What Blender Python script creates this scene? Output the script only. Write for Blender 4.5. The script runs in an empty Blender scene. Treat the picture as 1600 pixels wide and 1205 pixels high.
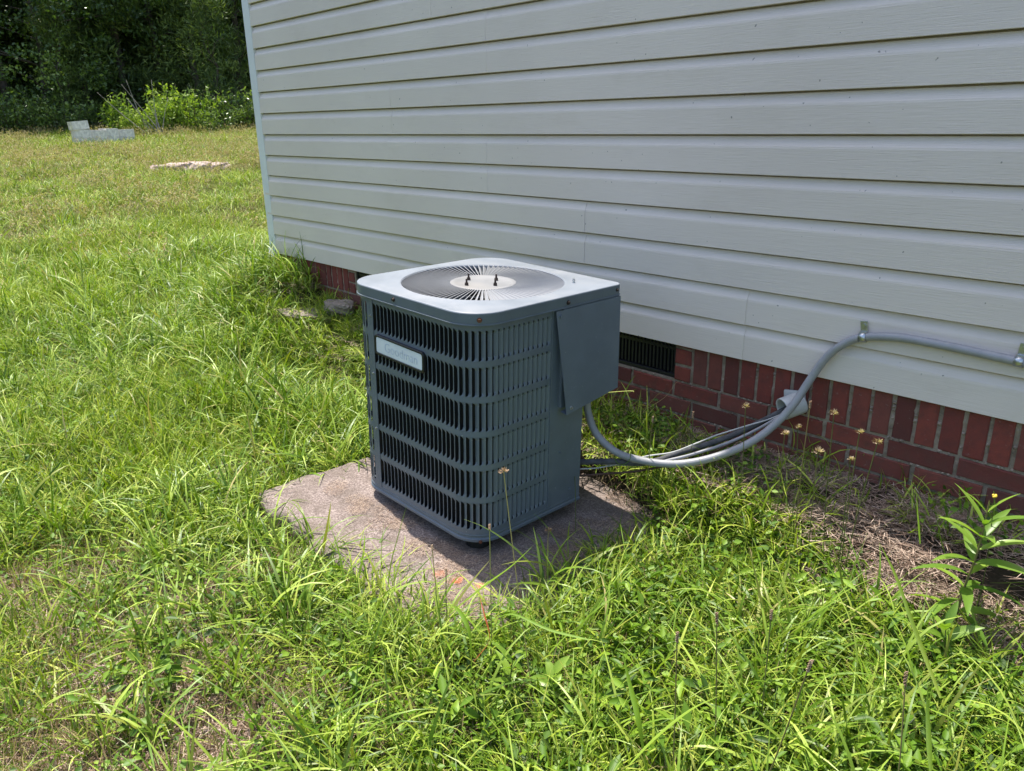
import bpy, bmesh, math, random
import numpy as np
from mathutils import Matrix, Vector
R_ = math.radians
random.seed(7)
rng = np.random.default_rng(11)
scene = bpy.context.scene
COL = scene.collection

# ------------------------------------------------------------------ camera, light, exposure
CAMZ = 1.28
CM = Matrix(((0.6729602691172079, -0.22479736649234391, 0.7046918618856061),
             (0.7394551439696715, 0.2278766470896636, -0.6334653295705815),
             (-0.018181480866192767, 0.9473850208491159, 0.3195794987545862)))
cam_d = bpy.data.cameras.new('camera')
cam_d.sensor_width = 36.0
cam_d.lens = 1230.4 / 1600 * 36
cam_d.clip_start = 0.05
cam_d.clip_end = 500
cam = bpy.data.objects.new('camera', cam_d)
COL.objects.link(cam)
cam.matrix_world = Matrix.Translation((0, 0, CAMZ)) @ CM.to_4x4()
scene.camera = cam

SUN = Vector((-0.33, 0.045, 1.0)).normalized()
elev = math.asin(SUN.z)
world = bpy.data.worlds.new('World')
scene.world = world
world.use_nodes = True
wn = world.node_tree
wn.nodes.clear()
sky = wn.nodes.new('ShaderNodeTexSky')
sky.sky_type = 'NISHITA'
sky.sun_disc = False
sky.sun_elevation = elev
sky.sun_rotation = math.atan2(SUN.x, SUN.y)
sky.air_density = 1.0
sky.dust_density = 2.0
bg = wn.nodes.new('ShaderNodeBackground')
bg.inputs[1].default_value = 0.135
wo = wn.nodes.new('ShaderNodeOutputWorld')
wn.links.new(sky.outputs[0], bg.inputs[0])
wn.links.new(bg.outputs[0], wo.inputs[0])
sd = bpy.data.lights.new('sun', 'SUN')
sd.energy = 3.6
sd.angle = R_(0.53)
sd.color = (1.0, 0.955, 0.87)
so = bpy.data.objects.new('sun', sd)
COL.objects.link(so)
so.rotation_euler = SUN.to_track_quat('Z', 'Y').to_euler()
so.location = (-4, 0, 12)
scene.view_settings.view_transform = 'Standard'
scene.view_settings.look = 'None'
scene.view_settings.exposure = 1.13
scene.view_settings.gamma = 1.0
scene.view_settings.use_curve_mapping = False
scene.render.engine = 'CYCLES'
scene.cycles.use_denoising = True
scene.cycles.max_bounces = 8
scene.cycles.transparent_max_bounces = 8

def at(px, py, y=None, z=None):
    """world point on the ray of a photograph pixel (1600 wide) at wall distance y or height z"""
    d = CM @ Vector((px - 800.0, -(py - 602.5), -1230.4))
    s = (y / d.y) if y is not None else ((z - CAMZ) / d.z)
    return Vector((d.x * s, d.y * s, CAMZ + d.z * s))

# ------------------------------------------------------------------ helpers
def link(name, me, mat=None, parent=None, **props):
    o = bpy.data.objects.new(name, me)
    COL.objects.link(o)
    if mat is not None and me is not None and not me.materials:
        for m in (mat if isinstance(mat, (list, tuple)) else [mat]):
            me.materials.append(m)
    if parent is not None:
        o.parent = parent
    for k, v in props.items():
        o[k] = v
    return o

def thing(name, label, cat, loc=(0, 0, 0), rz=0, group=None):
    o = bpy.data.objects.new(name, None)
    COL.objects.link(o)
    o.empty_display_size = 0.1
    o.location = loc
    o.rotation_euler = (0, 0, rz)
    o['label'] = label
    o['category'] = cat
    if group:
        o['group'] = group
    return o

def mesh(name, verts, faces, smooth=False):
    me = bpy.data.meshes.new(name)
    me.from_pydata([tuple(v) for v in verts], [], faces)
    if smooth:
        me.polygons.foreach_set('use_smooth', [True] * len(me.polygons))
    me.update()
    return me

def from_bm(name, bm, smooth=False):
    me = bpy.data.meshes.new(name)
    bmesh.ops.recalc_face_normals(bm, faces=bm.faces)
    bm.to_mesh(me)
    bm.free()
    if smooth:
        me.polygons.foreach_set('use_smooth', [True] * len(me.polygons))
    return me

def np_mesh(name, V, F, attrs=None, smooth=True):
    """V (n,3), F (m,4) quads"""
    me = bpy.data.meshes.new(name)
    V = np.asarray(V, np.float32)
    F = np.asarray(F, np.int32)
    k = F.shape[1]
    me.vertices.add(len(V))
    me.vertices.foreach_set('co', V.ravel())
    me.loops.add(F.size)
    me.loops.foreach_set('vertex_index', F.ravel())
    me.polygons.add(len(F))
    me.polygons.foreach_set('loop_start', np.arange(0, F.size, k, dtype=np.int32))
    me.update(calc_edges=True)
    if smooth:
        me.polygons.foreach_set('use_smooth', np.ones(len(F), bool))
    for n, a in (attrs or {}).items():
        at_ = me.attributes.new(n, 'FLOAT', 'POINT')
        at_.data.foreach_set('value', np.asarray(a, np.float32))
    return me

def add_box(bm, lo, hi, mat4=None, bevel=0):
    r = bmesh.ops.create_cube(bm, size=1)
    vs = r['verts']
    lo, hi = Vector(lo), Vector(hi)
    for v in vs:
        v.co = Vector(((v.co.x + .5) * (hi.x - lo.x) + lo.x, (v.co.y + .5) * (hi.y - lo.y) + lo.y, (v.co.z + .5) * (hi.z - lo.z) + lo.z))
    if bevel:
        es = list({e for v in vs for e in v.link_edges})
        g = bmesh.ops.bevel(bm, geom=es, offset=bevel, segments=2, affect='EDGES', profile=.6)
        vs = list({v for v in g['verts']} | {v for v in vs if v.is_valid})
    if mat4 is not None:
        bmesh.ops.transform(bm, matrix=mat4, verts=vs)
    return vs

def box_obj(name, lo, hi, mat, parent=None, bevel=0, **props):
    bm = bmesh.new()
    add_box(bm, lo, hi, bevel=bevel)
    return link(name, from_bm(name, bm), mat, parent, **props)

def add_cyl(bm, r1, r2, h, seg, mat4):
    r = bmesh.ops.create_cone(bm, cap_ends=True, segments=seg, radius1=r1, radius2=r2, depth=h)
    bmesh.ops.transform(bm, matrix=mat4, verts=r['verts'])

def catmull(pts, n=8):
    P = [Vector(p) for p in pts]
    P = [P[0] * 2 - P[1]] + P + [P[-1] * 2 - P[-2]]
    out = []
    for i in range(1, len(P) - 2):
        for k in range(n):
            t = k / n
            a, b, c, d = P[i - 1], P[i], P[i + 1], P[i + 2]
            out.append(.5 * ((2 * b) + (c - a) * t + (2 * a - 5 * b + 4 * c - d) * t * t + (3 * b - a - 3 * c + d) * t ** 3))
    out.append(P[-2])
    return out

def tube_data(path, rad, seg=8):
    path = [Vector(p) for p in path]
    n = len(path)
    if not hasattr(rad, '__len__'):
        rad = [rad] * n
    V, F = [], []
    up = Vector((0.13, 0.21, 1)).normalized()
    nrm = None
    for i, p in enumerate(path):
        t = (path[min(i + 1, n - 1)] - path[max(i - 1, 0)])
        if t.length < 1e-9:
            t = Vector((0, 0, 1))
        t.normalize()
        if nrm is None:
            nrm = t.cross(up)
            if nrm.length < 1e-3:
                nrm = t.cross(Vector((1, 0, 0)))
        nrm = (nrm - t * nrm.dot(t)).normalized()
        b = t.cross(nrm)
        for k in range(seg):
            a = 2 * math.pi * k / seg
            V.append(p + (nrm * math.cos(a) + b * math.sin(a)) * rad[i])
    for i in range(n - 1):
        for k in range(seg):
            k2 = (k + 1) % seg
            F.append((i * seg + k, i * seg + k2, (i + 1) * seg + k2, (i + 1) * seg + k))
    F.append(tuple(range(seg - 1, -1, -1)))
    F.append(tuple(range((n - 1) * seg, n * seg)))
    return V, F

def tube(name, path, rad, mat, parent=None, seg=8, **props):
    V, F = tube_data(path, rad, seg)
    return link(name, mesh(name, V, F, True), mat, parent, **props)

def merge(lists):
    V, F = [], []
    for v, f in lists:
        b = len(V)
        V += list(v)
        F += [tuple(i + b for i in q) for q in f]
    return V, F

# ------------------------------------------------------------------ materials
def new_mat(name):
    m = bpy.data.materials.new(name)
    m.use_nodes = True
    nt = m.node_tree
    return m, nt, nt.nodes['Principled BSDF']

def N(nt, typ, **kw):
    n = nt.nodes.new(typ)
    for k, v in kw.items():
        setattr(n, k, v)
    return n

def ramp(nt, fac, stops):
    r = N(nt, 'ShaderNodeValToRGB')
    e = r.color_ramp.elements
    while len(e) < len(stops):
        e.new(0.5)
    for i, (p, c) in enumerate(stops):
        e[i].position = p
        e[i].color = (*c, 1)
    nt.links.new(fac, r.inputs[0])
    return r.outputs[0]

def noise(nt, scale, vec=None, detail=4, rough=.55, scl3=None):
    n = N(nt, 'ShaderNodeTexNoise')
    n.inputs['Scale'].default_value = scale
    n.inputs['Detail'].default_value = detail
    n.inputs['Roughness'].default_value = rough
    if vec is not None:
        if scl3:
            mp = N(nt, 'ShaderNodeMapping')
            mp.inputs['Scale'].default_value = scl3
            nt.links.new(vec, mp.inputs[0])
            vec = mp.outputs[0]
        nt.links.new(vec, n.inputs['Vector'])
    return n.outputs[0]

def mixc(nt, a, b, fac, blend='MIX'):
    m = N(nt, 'ShaderNodeMix', data_type='RGBA', blend_type=blend)
    for s, v in ((m.inputs[0], fac), (m.inputs[6], a), (m.inputs[7], b)):
        if isinstance(v, (int, float)):
            s.default_value = v
        elif isinstance(v, tuple):
            s.default_value = (*v, 1)
        else:
            nt.links.new(v, s)
    return m.outputs[2]

def bump(nt, bsdf, h, strength=.3, dist=.01):
    b = N(nt, 'ShaderNodeBump')
    b.inputs['Strength'].default_value = strength
    b.inputs['Distance'].default_value = dist
    nt.links.new(h, b.inputs['Height'])
    nt.links.new(b.outputs[0], bsdf.inputs['Normal'])

def simple(name, col, rough=.5, metal=0, var=.12, scale=30, bmp=0, spec=.5):
    m, nt, b = new_mat(name)
    tc = N(nt, 'ShaderNodeTexCoord')
    n = noise(nt, scale, tc.outputs['Object'])
    c = ramp(nt, n, [(.3, tuple(x * (1 - var) for x in col)), (.7, tuple(min(1, x * (1 + var)) for x in col))])
    nt.links.new(c, b.inputs['Base Color'])
    b.inputs['Roughness'].default_value = rough
    b.inputs['Metallic'].default_value = metal
    b.inputs['Specular IOR Level'].default_value = spec
    if bmp:
        bump(nt, b, n, bmp, .004)
    return m

def geo_pos(nt):
    return N(nt, 'ShaderNodeNewGeometry').outputs['Position']

def mat_siding():
    m, nt, b = new_mat('vinyl_siding')
    p = geo_pos(nt)
    big = noise(nt, 1.3, p, 3)
    c = ramp(nt, big, [(.3, (.68, .60, .54)), (.7, (.74, .66, .595))])
    st = noise(nt, 3, p, 5, .65, (1.0, 1.0, 2.2))
    c2 = mixc(nt, c, (.56, .49, .41), ramp(nt, st, [(.55, (0, 0, 0)), (.8, (.35, .35, .35))]))
    grain = noise(nt, 9, p, 5, .65, (1.2, 1.2, 26))
    sp = noise(nt, 60, p, 1)
    c3 = mixc(nt, c2, (.14, .14, .12), ramp(nt, sp, [(.775, (0, 0, 0)), (.80, (.7, .7, .7))]))
    nt.links.new(c3, b.inputs['Base Color'])
    b.inputs['Roughness'].default_value = .48
    b.inputs['Specular IOR Level'].default_value = .35
    bump(nt, b, grain, .35, .004)
    return m

def mat_brick():
    m, nt, b = new_mat('brick')
    p = geo_pos(nt)
    oi = N(nt, 'ShaderNodeObjectInfo').outputs['Random']
    base = ramp(nt, oi, [(0, (.11, .030, .024)), (.3, (.19, .040, .029)), (.7, (.23, .050, .034)), (1, (.15, .055, .042))])
    n1 = noise(nt, 22, p, 6, .7)
    c = mixc(nt, base, (.10, .035, .028), ramp(nt, n1, [(.42, (0, 0, 0)), (.7, (.75, .75, .75))]))
    n2 = noise(nt, 55, p, 3, .7)
    c = mixc(nt, c, (.30, .24, .20), ramp(nt, n2, [(.63, (0, 0, 0)), (.78, (.55, .55, .55))]))
    # mortar film / dirt splashed up from the soil
    sep = N(nt, 'ShaderNodeSeparateXYZ')
    nt.links.new(p, sep.inputs[0])
    mr = N(nt, 'ShaderNodeMapRange')
    mr.inputs[1].default_value = .12
    mr.inputs[2].default_value = .33
    mr.inputs[3].default_value = .5
    mr.inputs[4].default_value = 0
    nt.links.new(sep.outputs[2], mr.inputs[0])
    mm = N(nt, 'ShaderNodeMath', operation='MULTIPLY')
    nt.links.new(mr.outputs[0], mm.inputs[0])
    nt.links.new(n1, mm.inputs[1])
    c = mixc(nt, c, (.20, .13, .085), mm.outputs[0])
    nt.links.new(c, b.inputs['Base Color'])
    b.inputs['Roughness'].default_value = .88
    bump(nt, b, noise(nt, 90, p, 5, .7), .5, .003)
    return m

def mat_mortar():
    m, nt, b = new_mat('mortar')
    p = geo_pos(nt)
    n1 = noise(nt, 18, p, 6, .7)
    c = ramp(nt, n1, [(.3, (.17, .13, .095)), (.55, (.31, .25, .19)), (.75, (.42, .35, .28))])
    nt.links.new(c, b.inputs['Base Color'])
    b.inputs['Roughness'].default_value = .95
    bump(nt, b, noise(nt, 70, p, 6, .75), .9, .006)
    return m

def mat_concrete():
    m, nt, b = new_mat('pad_concrete')
    p = geo_pos(nt)
    f = noise(nt, 130, p, 4, .8)
    med = noise(nt, 9, p, 6, .65)
    c = ramp(nt, f, [(.32, (.06, .044, .038)), (.5, (.215, .165, .145)), (.68, (.43, .355, .32))])
    c = mixc(nt, c, (.125, .095, .075), ramp(nt, med, [(.42, (0, 0, 0)), (.66, (.75, .75, .75))]))
    v = N(nt, 'ShaderNodeTexVoronoi')
    v.inputs['Scale'].default_value = 160
    nt.links.new(p, v.inputs['Vector'])
    c = mixc(nt, c, (.50, .42, .37), ramp(nt, v.outputs['Distance'], [(.12, (.55, .55, .55)), (.3, (0, 0, 0))]))
    # three orange paint splashes near the front corner
    q = N(nt, 'ShaderNodeVectorMath', operation='ADD')
    nv = N(nt, 'ShaderNodeTexNoise')
    nv.inputs['Scale'].default_value = 26
    nt.links.new(p, nv.inputs['Vector'])
    sc = N(nt, 'ShaderNodeVectorMath', operation='SCALE')
    sc.inputs[3].default_value = .05
    nt.links.new(nv.outputs[1], sc.inputs[0])
    nt.links.new(p, q.inputs[0])
    nt.links.new(sc.outputs[0], q.inputs[1])
    for (px, py, r) in ((687, 900, .028), (714, 908, .024), (747, 914, .018)):
        w = at(px, py, z=-.043) + Vector((.025, .025, .025))
        d = N(nt, 'ShaderNodeVectorMath', operation='DISTANCE')
        nt.links.new(q.outputs[0], d.inputs[0])
        d.inputs[1].default_value = w
        c = mixc(nt, c, (.68, .19, .05), ramp(nt, d.outputs['Value'], [(r * .4, (.75, .75, .75)), (r, (0, 0, 0))]))
    nt.links.new(c, b.inputs['Base Color'])
    b.inputs['Roughness'].default_value = .93
    bump(nt, b, f, .5, .004)
    return m

def mat_soil():
    m, nt, b = new_mat('soil')
    p = geo_pos(nt)
    a = noise(nt, 3, p, 6, .7)
    f = noise(nt, 60, p, 6, .75)
    c = ramp(nt, a, [(.3, (.03, .022, .014)), (.55, (.06, .045, .03)), (.75, (.12, .09, .063))])
    c = mixc(nt, c, (.035, .03, .018), ramp(nt, f, [(.4, (.8, .8, .8)), (.6, (0, 0, 0))]))
    # far off, the soil carries short green growth
    sep = N(nt, 'ShaderNodeVectorMath', operation='LENGTH')
    nt.links.new(p, sep.inputs[0])
    mr = N(nt, 'ShaderNodeMapRange')
    mr.inputs[1].default_value = 5
    mr.inputs[2].default_value = 12
    mr.inputs[4].default_value = .75
    nt.links.new(sep.outputs['Value'], mr.inputs[0])
    c = mixc(nt, c, (.10, .13, .02), mr.outputs[0])
    nt.links.new(c, b.inputs['Base Color'])
    b.inputs['Roughness'].default_value = .95
    b.inputs['Specular IOR Level'].default_value = .15
    bump(nt, b, f, .8, .02)
    return m

def mat_leaf(name, stops, trans=.4, rough=.5, dry=0.0, inst=.25, spec=.35, patch=(.8, .35), tip=None):
    """blade/leaf: colour from the 'tone' attribute, the instance and a broad patchiness"""
    m, nt, b = new_mat(name)
    a = N(nt, 'ShaderNodeAttribute', attribute_name='tone')
    oi = N(nt, 'ShaderNodeObjectInfo').outputs['Random']
    p = geo_pos(nt)
    pn = noise(nt, patch[0], p, 3, .6)
    s1 = N(nt, 'ShaderNodeMath', operation='MULTIPLY_ADD')
    nt.links.new(oi, s1.inputs[0])
    s1.inputs[1].default_value = inst
    nt.links.new(a.outputs['Fac'], s1.inputs[2])
    s2 = N(nt, 'ShaderNodeMath', operation='MULTIPLY_ADD')
    nt.links.new(pn, s2.inputs[0])
    s2.inputs[1].default_value = patch[1]
    nt.links.new(s1.outputs[0], s2.inputs[2])
    s3 = N(nt, 'ShaderNodeMath', operation='SUBTRACT')
    nt.links.new(s2.outputs[0], s3.inputs[0])
    s3.inputs[1].default_value = (inst + patch[1]) * .5
    c = ramp(nt, s3.outputs[0], stops)
    nt.links.new(c, b.inputs['Base Color'])
    b.inputs['Roughness'].default_value = rough
    b.inputs['Specular IOR Level'].default_value = spec
    tr = N(nt, 'ShaderNodeBsdfTranslucent')
    tc = mixc(nt, c, (1.0, 1.1, .35), 1.0, 'MULTIPLY')
    nt.links.new(tc, tr.inputs[0])
    mx = N(nt, 'ShaderNodeMixShader')
    mx.inputs[0].default_value = trans
    nt.links.new(b.outputs[0], mx.inputs[1])
    nt.links.new(tr.outputs[0], mx.inputs[2])
    out = [n for n in nt.nodes if n.type == 'OUTPUT_MATERIAL'][0]
    nt.links.new(mx.outputs[0], out.inputs[0])
    return m

def mat_metal_paint(name, col, rough=.42, speck=.0, dirt=.0):
    m, nt, b = new_mat(name)
    tc = N(nt, 'ShaderNodeTexCoord')
    p = tc.outputs['Object']
    n = noise(nt, 7, p, 5, .6)
    c = ramp(nt, n, [(.3, tuple(x * .86 for x in col)), (.7, tuple(x * 1.12 for x in col))])
    if speck:
        f = noise(nt, 150, p, 2, .6)
        c = mixc(nt, c, (.62, .60, .55), ramp(nt, f, [(.70, (0, 0, 0)), (.78, (speck,) * 3)]))
    if dirt:
        g = noise(nt, 3.5, p, 6, .7)
        c = mixc(nt, c, (.30, .25, .20), ramp(nt, g, [(.5, (0, 0, 0)), (.75, (dirt,) * 3)]))
    nt.links.new(c, b.inputs['Base Color'])
    rr = ramp(nt, n, [(.3, (rough - .07,) * 3), (.7, (rough + .1,) * 3)])
    nt.links.new(rr, b.inputs['Roughness'])
    b.inputs['Metallic'].default_value = 0.0
    bump(nt, b, noise(nt, 240, p, 2), .08, .001)
    return m

M = {}
M['siding'] = mat_siding()
M['trim'] = simple('white_vinyl_trim', (.72, .74, .76), .4, var=.05, scale=6)
M['brick'] = mat_brick()
M['mortar'] = mat_mortar()
M['concrete'] = mat_concrete()
M['soil'] = mat_soil()
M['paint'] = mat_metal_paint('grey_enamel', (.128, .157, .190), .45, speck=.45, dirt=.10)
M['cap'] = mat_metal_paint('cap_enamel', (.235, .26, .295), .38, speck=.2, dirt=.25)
M['skirt'] = mat_metal_paint('shaded_skirt_enamel', (.118, .145, .170), .45, speck=.3)  # darker than the sun-faded top; the side's shade is also painted in
M['vane'] = mat_metal_paint('vane_enamel', (.30, .305, .32), .42, dirt=.3)
M['hub'] = mat_metal_paint('hub_enamel', (.235, .235, .24), .5, dirt=.5)
M['coil'] = simple('coil_fins', (.012, .013, .015), .6, .2)
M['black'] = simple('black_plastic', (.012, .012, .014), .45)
M['rust'] = simple('rusty_steel', (.16, .06, .03), .75, .1, var=.4, scale=90)
M['dark_steel'] = simple('dark_steel', (.05, .035, .03), .6, .4, var=.4, scale=90)
M['zinc'] = simple('zinc_steel', (.52, .54, .55), .32, .9, scale=60)
M['badge'] = simple('badge_plate', (.74, .79, .86), .25, .0, var=.06, scale=14)
M['faded'] = simple('faded_print', (.50, .57, .68), .5, var=.2, scale=60)
M['pvc'] = simple('grey_pvc', (.31, .31, .325), .45, var=.08)
M['sleeve'] = simple('light_grey_pvc', (.50, .51, .50), .5, var=.1)
M['foam'] = simple('foam_insulation', (.085, .085, .09), .85, var=.4, scale=40, bmp=.3)
M['copper'] = simple('dull_copper', (.10, .055, .04), .55, .5, var=.3)
M['white_wire'] = simple('pale_cable', (.50, .50, .48), .55)
M['roof'] = simple('roof_shingle', (.07, .065, .06), .9, var=.3, scale=50)
M['bark'] = simple('bark', (.085, .065, .05), .9, var=.4, scale=12, bmp=.8)
M['deadwood'] = simple('dead_wood', (.30, .27, .23), .85, var=.3, scale=9, bmp=.5)
M['block'] = simple('cinder_block', (.68, .63, .57), .92, var=.28, scale=14, bmp=.5)
M['pinkstone'] = simple('pink_stone', (.42, .32, .27), .92, var=.25, scale=8, bmp=.7)
M['stone'] = simple('field_stone', (.20, .165, .13), .9, var=.35, scale=16, bmp=.8)
M['seed'] = mat_leaf('seed_head', [(0, (.22, .12, .08)), (.5, (.42, .28, .18)), (1, (.62, .48, .34))], .25, .8, inst=.3)
M['fieldseed'] = mat_leaf('field_seed', [(0, (.22, .17, .08)), (.5, (.42, .34, .18)), (1, (.58, .50, .30))], .3, .8, inst=.3)
M['palefluff'] = mat_leaf('pale_seed_head', [(0, (.45, .33, .22)), (1, (.72, .60, .45))], .35, .8, inst=.3)
M['stalk'] = mat_leaf('stalk', [(0, (.06, .10, .02)), (.5, (.13, .15, .04)), (1, (.28, .22, .09))], .2, .6)
G_DK, G_MD, G_LT, STRAW, BROWN = (.02, .05, .005), (.09, .172, .008), (.25, .35, .018), (.52, .42, .19), (.24, .16, .09)
M['turf'] = mat_leaf('turf_blades', [(.0, BROWN), (.14, STRAW), (.24, (.10, .14, .012)), (.5, G_MD), (.78, G_LT), (1, (.50, .56, .10))], .24, .50, spec=.35, patch=(1.1, .5))
M['long'] = mat_leaf('long_blades', [(.0, STRAW), (.08, (.34, .37, .06)), (.3, (.07, .145, .010)), (.65, (.17, .285, .020)), (1, (.43, .54, .09))], .24, .44, spec=.42)
M['clover'] = mat_leaf('low_leaves', [(0, G_DK), (.5, (.10, .20, .012)), (1, (.25, .38, .035))], .22, .5)
M['straw'] = mat_leaf('dry_straw', [(0, (.13, .08, .06)), (.5, (.38, .265, .20)), (1, (.68, .54, .44))], .15, .8)
M['weed'] = mat_leaf('weed_leaf', [(0, (.12, .24, .03)), (1, (.30, .44, .06))], .42, .38, spec=.5, inst=.5)
M['pine'] = mat_leaf('pine_needles', [(0, (.03, .055, .018)), (.5, (.09, .14, .035)), (1, (.26, .33, .08))], .25, .5, inst=.4, patch=(.5, .5))
M['oak'] = mat_leaf('broad_leaves', [(0, (.03, .06, .016)), (.5, (.10, .165, .035)), (1, (.28, .38, .08))], .35, .36, spec=.55, inst=.4, patch=(.6, .5))
M['bright'] = mat_leaf('bright_leaves', [(0, (.13, .22, .03)), (.5, (.27, .38, .06)), (1, (.46, .55, .12))], .42, .5, inst=.3)
M['rustleaf'] = simple('rust_leaf', (.35, .08, .02), .6)
M['yellow'] = simple('yellow_petal', (.75, .50, .03), .5)

# ------------------------------------------------------------------ terrain
WALL_Y = 2.42
CORNER_X = -5.095
def smooth(t):
    t = min(1, max(0, t))
    return t * t * (3 - 2 * t)
def ground(x, y):
    al = -.935 * x + .355 * y
    t = al - 3.4
    z = -.075 + .0505 * (t if t > 3 else (0 if t < -1 else (t + 1) ** 2 / 16 * 3))
    z = min(z, 1.10 + .004 * al)
    if y < 1.1:
        z -= .035 * min(2.5, 1.1 - y)
    berm = .215 * smooth((y - 1.95) / .40)
    if x < CORNER_X:
        k = smooth(1 - (CORNER_X - x) / 1.0)
        berm *= k * smooth(1 - (y - WALL_Y) / .6)
    elif x < -4.1:
        berm += .10 * smooth((-4.1 - x) / .8) * smooth((y - 1.7) / .6)
    z += berm
    # bumps, none under the pad
    dp = max(-2.62 - x, x + 1.40, 1.05 - y, y - 2.17, 0)
    z += smooth(dp / .4) * .018 * (math.sin(x * 3.1 + y * 1.7) + math.sin(x * 1.3 - y * 2.9 + 1))
    return z

def hit(px, py):
    d = CM @ Vector((px - 800.0, -(py - 602.5), -1230.4)).normalized()
    t = .5
    while t < 60:
        p = Vector((0, 0, CAMZ)) + d * t
        if p.z <= ground(p.x, p.y): break
        t += .02
    return p
def PZ(x):
    return -.001 - .058 * (x + 2.34)
def terrain():
    xs = np.concatenate([-np.geomspace(9, 300, 34)[::-1], np.linspace(-8.8, 1.2, 126), np.geomspace(1.5, 300, 22)])
    ys = np.concatenate([-np.geomspace(2.3, 300, 22)[::-1], np.linspace(-2.1, 3.4, 90), np.geomspace(3.6, 300, 40)])
    V = [(x, y, ground(x, y)) for y in ys for x in xs]
    nx = len(xs)
    F = [(j * nx + i, j * nx + i + 1, (j + 1) * nx + i + 1, (j + 1) * nx + i) for j in range(len(ys) - 1) for i in range(nx - 1)]
    link('ground', mesh('ground', V, F, True), M['soil'], kind='structure', label='brown soil ground under the lawn')
terrain()

# ------------------------------------------------------------------ house
house = thing('house', 'house wall with grey vinyl siding over a red brick foundation', 'house', (CORNER_X, WALL_Y, .2))
HI = Matrix.Translation((-CORNER_X, -WALL_Y, -.2))
def hpart(name, me, mat, parent=house, **k):
    o = link(name, me, mat, parent, **k)
    if parent is house:
        o.matrix_parent_inverse = HI
    return o

LINE0 = 1.2212
CH = .1275
XR = 2.2
PROF = [(0.000, -.0150), (.036, -.0140), (.046, .0005), (.14, .0045), (.23, .0100), (.29, .0136), (.34, .0148), (.965, .0170), (.988, .0172), (1.0, .0165), (.998, -.0150)]
def siding_mesh(x0, x1, ztop, left_extra=0.0, nx=None, swap=None):
    """two courses; profile runs down from ztop; y is outward"""
    V, F = [], []
    nx = nx or max(2, int((x1 - x0) / .25))
    ps = []
    for c in range(2):
        for (t, d) in PROF:
            ps.append((ztop - (c + t) * CH, d))
    for i in range(nx + 1):
        x = x0 + (x1 - x0) * i / nx
        wob = .0009 * math.sin(x * 2.3 + ztop * 9)
        for (z, d) in ps:
            dd = d + left_extra + wob
            V.append((x, WALL_Y - dd, z) if swap is None else (CORNER_X - dd, x, z))
    n = len(ps)
    for i in range(nx):
        for k in range(n - 1):
            a = (i * n + k, i * n + k + 1, (i + 1) * n + k + 1, (i + 1) * n + k)
            F.append(a)
    # end caps: thickness of the sheet turning in
    b = len(V)
    for e in (0, nx):
        for k in range(n):
            v = V[e * n + k]
            V.append((v[0], WALL_Y + .025, v[2]) if swap is None else (CORNER_X + .025, v[1], v[2]))
    for k in range(n - 1):
        F.append((k, b + k, b + k + 1, k + 1))
        F.append((nx * n + k, nx * n + k + 1, b + n + k + 1, b + n + k))
    me = mesh('siding_panel', V, F)
    return me

seams = {0: [-1.445], 1: [-2.21], 2: [-2.817], 3: [-3.556], 4: [-2.80], 5: [-3.18], 6: [-1.9], 7: [-3.9]}
bottom = LINE0 - 6 * CH
for r in range(12):
    ztop = bottom + (r + 1) * 2 * CH
    xs = [CORNER_X + .006] + seams.get(r, [(-3.6, -2.3, -1.4)[r % 3]]) + [XR]
    if xs[-2] + 3.66 < XR:
        xs.insert(-1, xs[-2] + 3.66)
    for j in range(len(xs) - 1):
        # each panel laps over its right neighbour: the left one stands a little proud
        me = siding_mesh(xs[j] - (0 if j == 0 else .02), xs[j + 1], ztop, left_extra=(.0022 if r < 2 else .0009) * (len(xs) - 2 - j))
        hpart('siding_panel', me, M['siding'])
    me = siding_mesh(WALL_Y + .006, 9.5, ztop, swap=True, nx=3)
    hpart('siding_panel', me, M['siding'])
ZT = bottom + 24 * CH
# sheathing (body of the house) and roof
bm = bmesh.new()
add_box(bm, (CORNER_X + .028, WALL_Y + .028, bottom + .012), (XR, 9.5, ZT))
hpart('wall_body', from_bm('wall_body', bm), M['trim'])
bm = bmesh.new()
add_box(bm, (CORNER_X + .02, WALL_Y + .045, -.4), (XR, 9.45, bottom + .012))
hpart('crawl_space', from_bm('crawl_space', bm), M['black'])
rv = [(CORNER_X - .45, WALL_Y - .11, ZT), (XR + 3, WALL_Y - .11, ZT), (XR + 3, 9.9, ZT), (CORNER_X - .45, 9.9, ZT),
      (CORNER_X - .45, WALL_Y - .11, ZT + .16), (XR + 3, WALL_Y - .11, ZT + .16), (XR + 3, 9.9, ZT + .16), (CORNER_X - .45, 9.9, ZT + .16),
      (CORNER_X + 3, 6.1, ZT + .9), (XR, 6.1, ZT + .9)]
rf = [(3, 2, 1, 0), (0, 1, 5, 4), (1, 2, 6, 5), (2, 3, 7, 6), (3, 0, 4, 7), (4, 5, 9, 8), (5, 6, 9), (6, 7, 8, 9), (7, 4, 8)]
hpart('roof', mesh('roof', rv, rf), M['roof'])
# corner post: an L of white vinyl with a small return
bm = bmesh.new()
T = .021
add_box(bm, (CORNER_X - T, WALL_Y - T, bottom - .012), (CORNER_X + .066, WALL_Y - .0, ZT), bevel=.003)
add_box(bm, (CORNER_X - T + .0005, WALL_Y - T + .004, bottom - .01), (CORNER_X - .0, WALL_Y + .066, ZT - .001), bevel=.003)
hpart('corner_trim', from_bm('corner_trim', bm), M['trim'])
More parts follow.
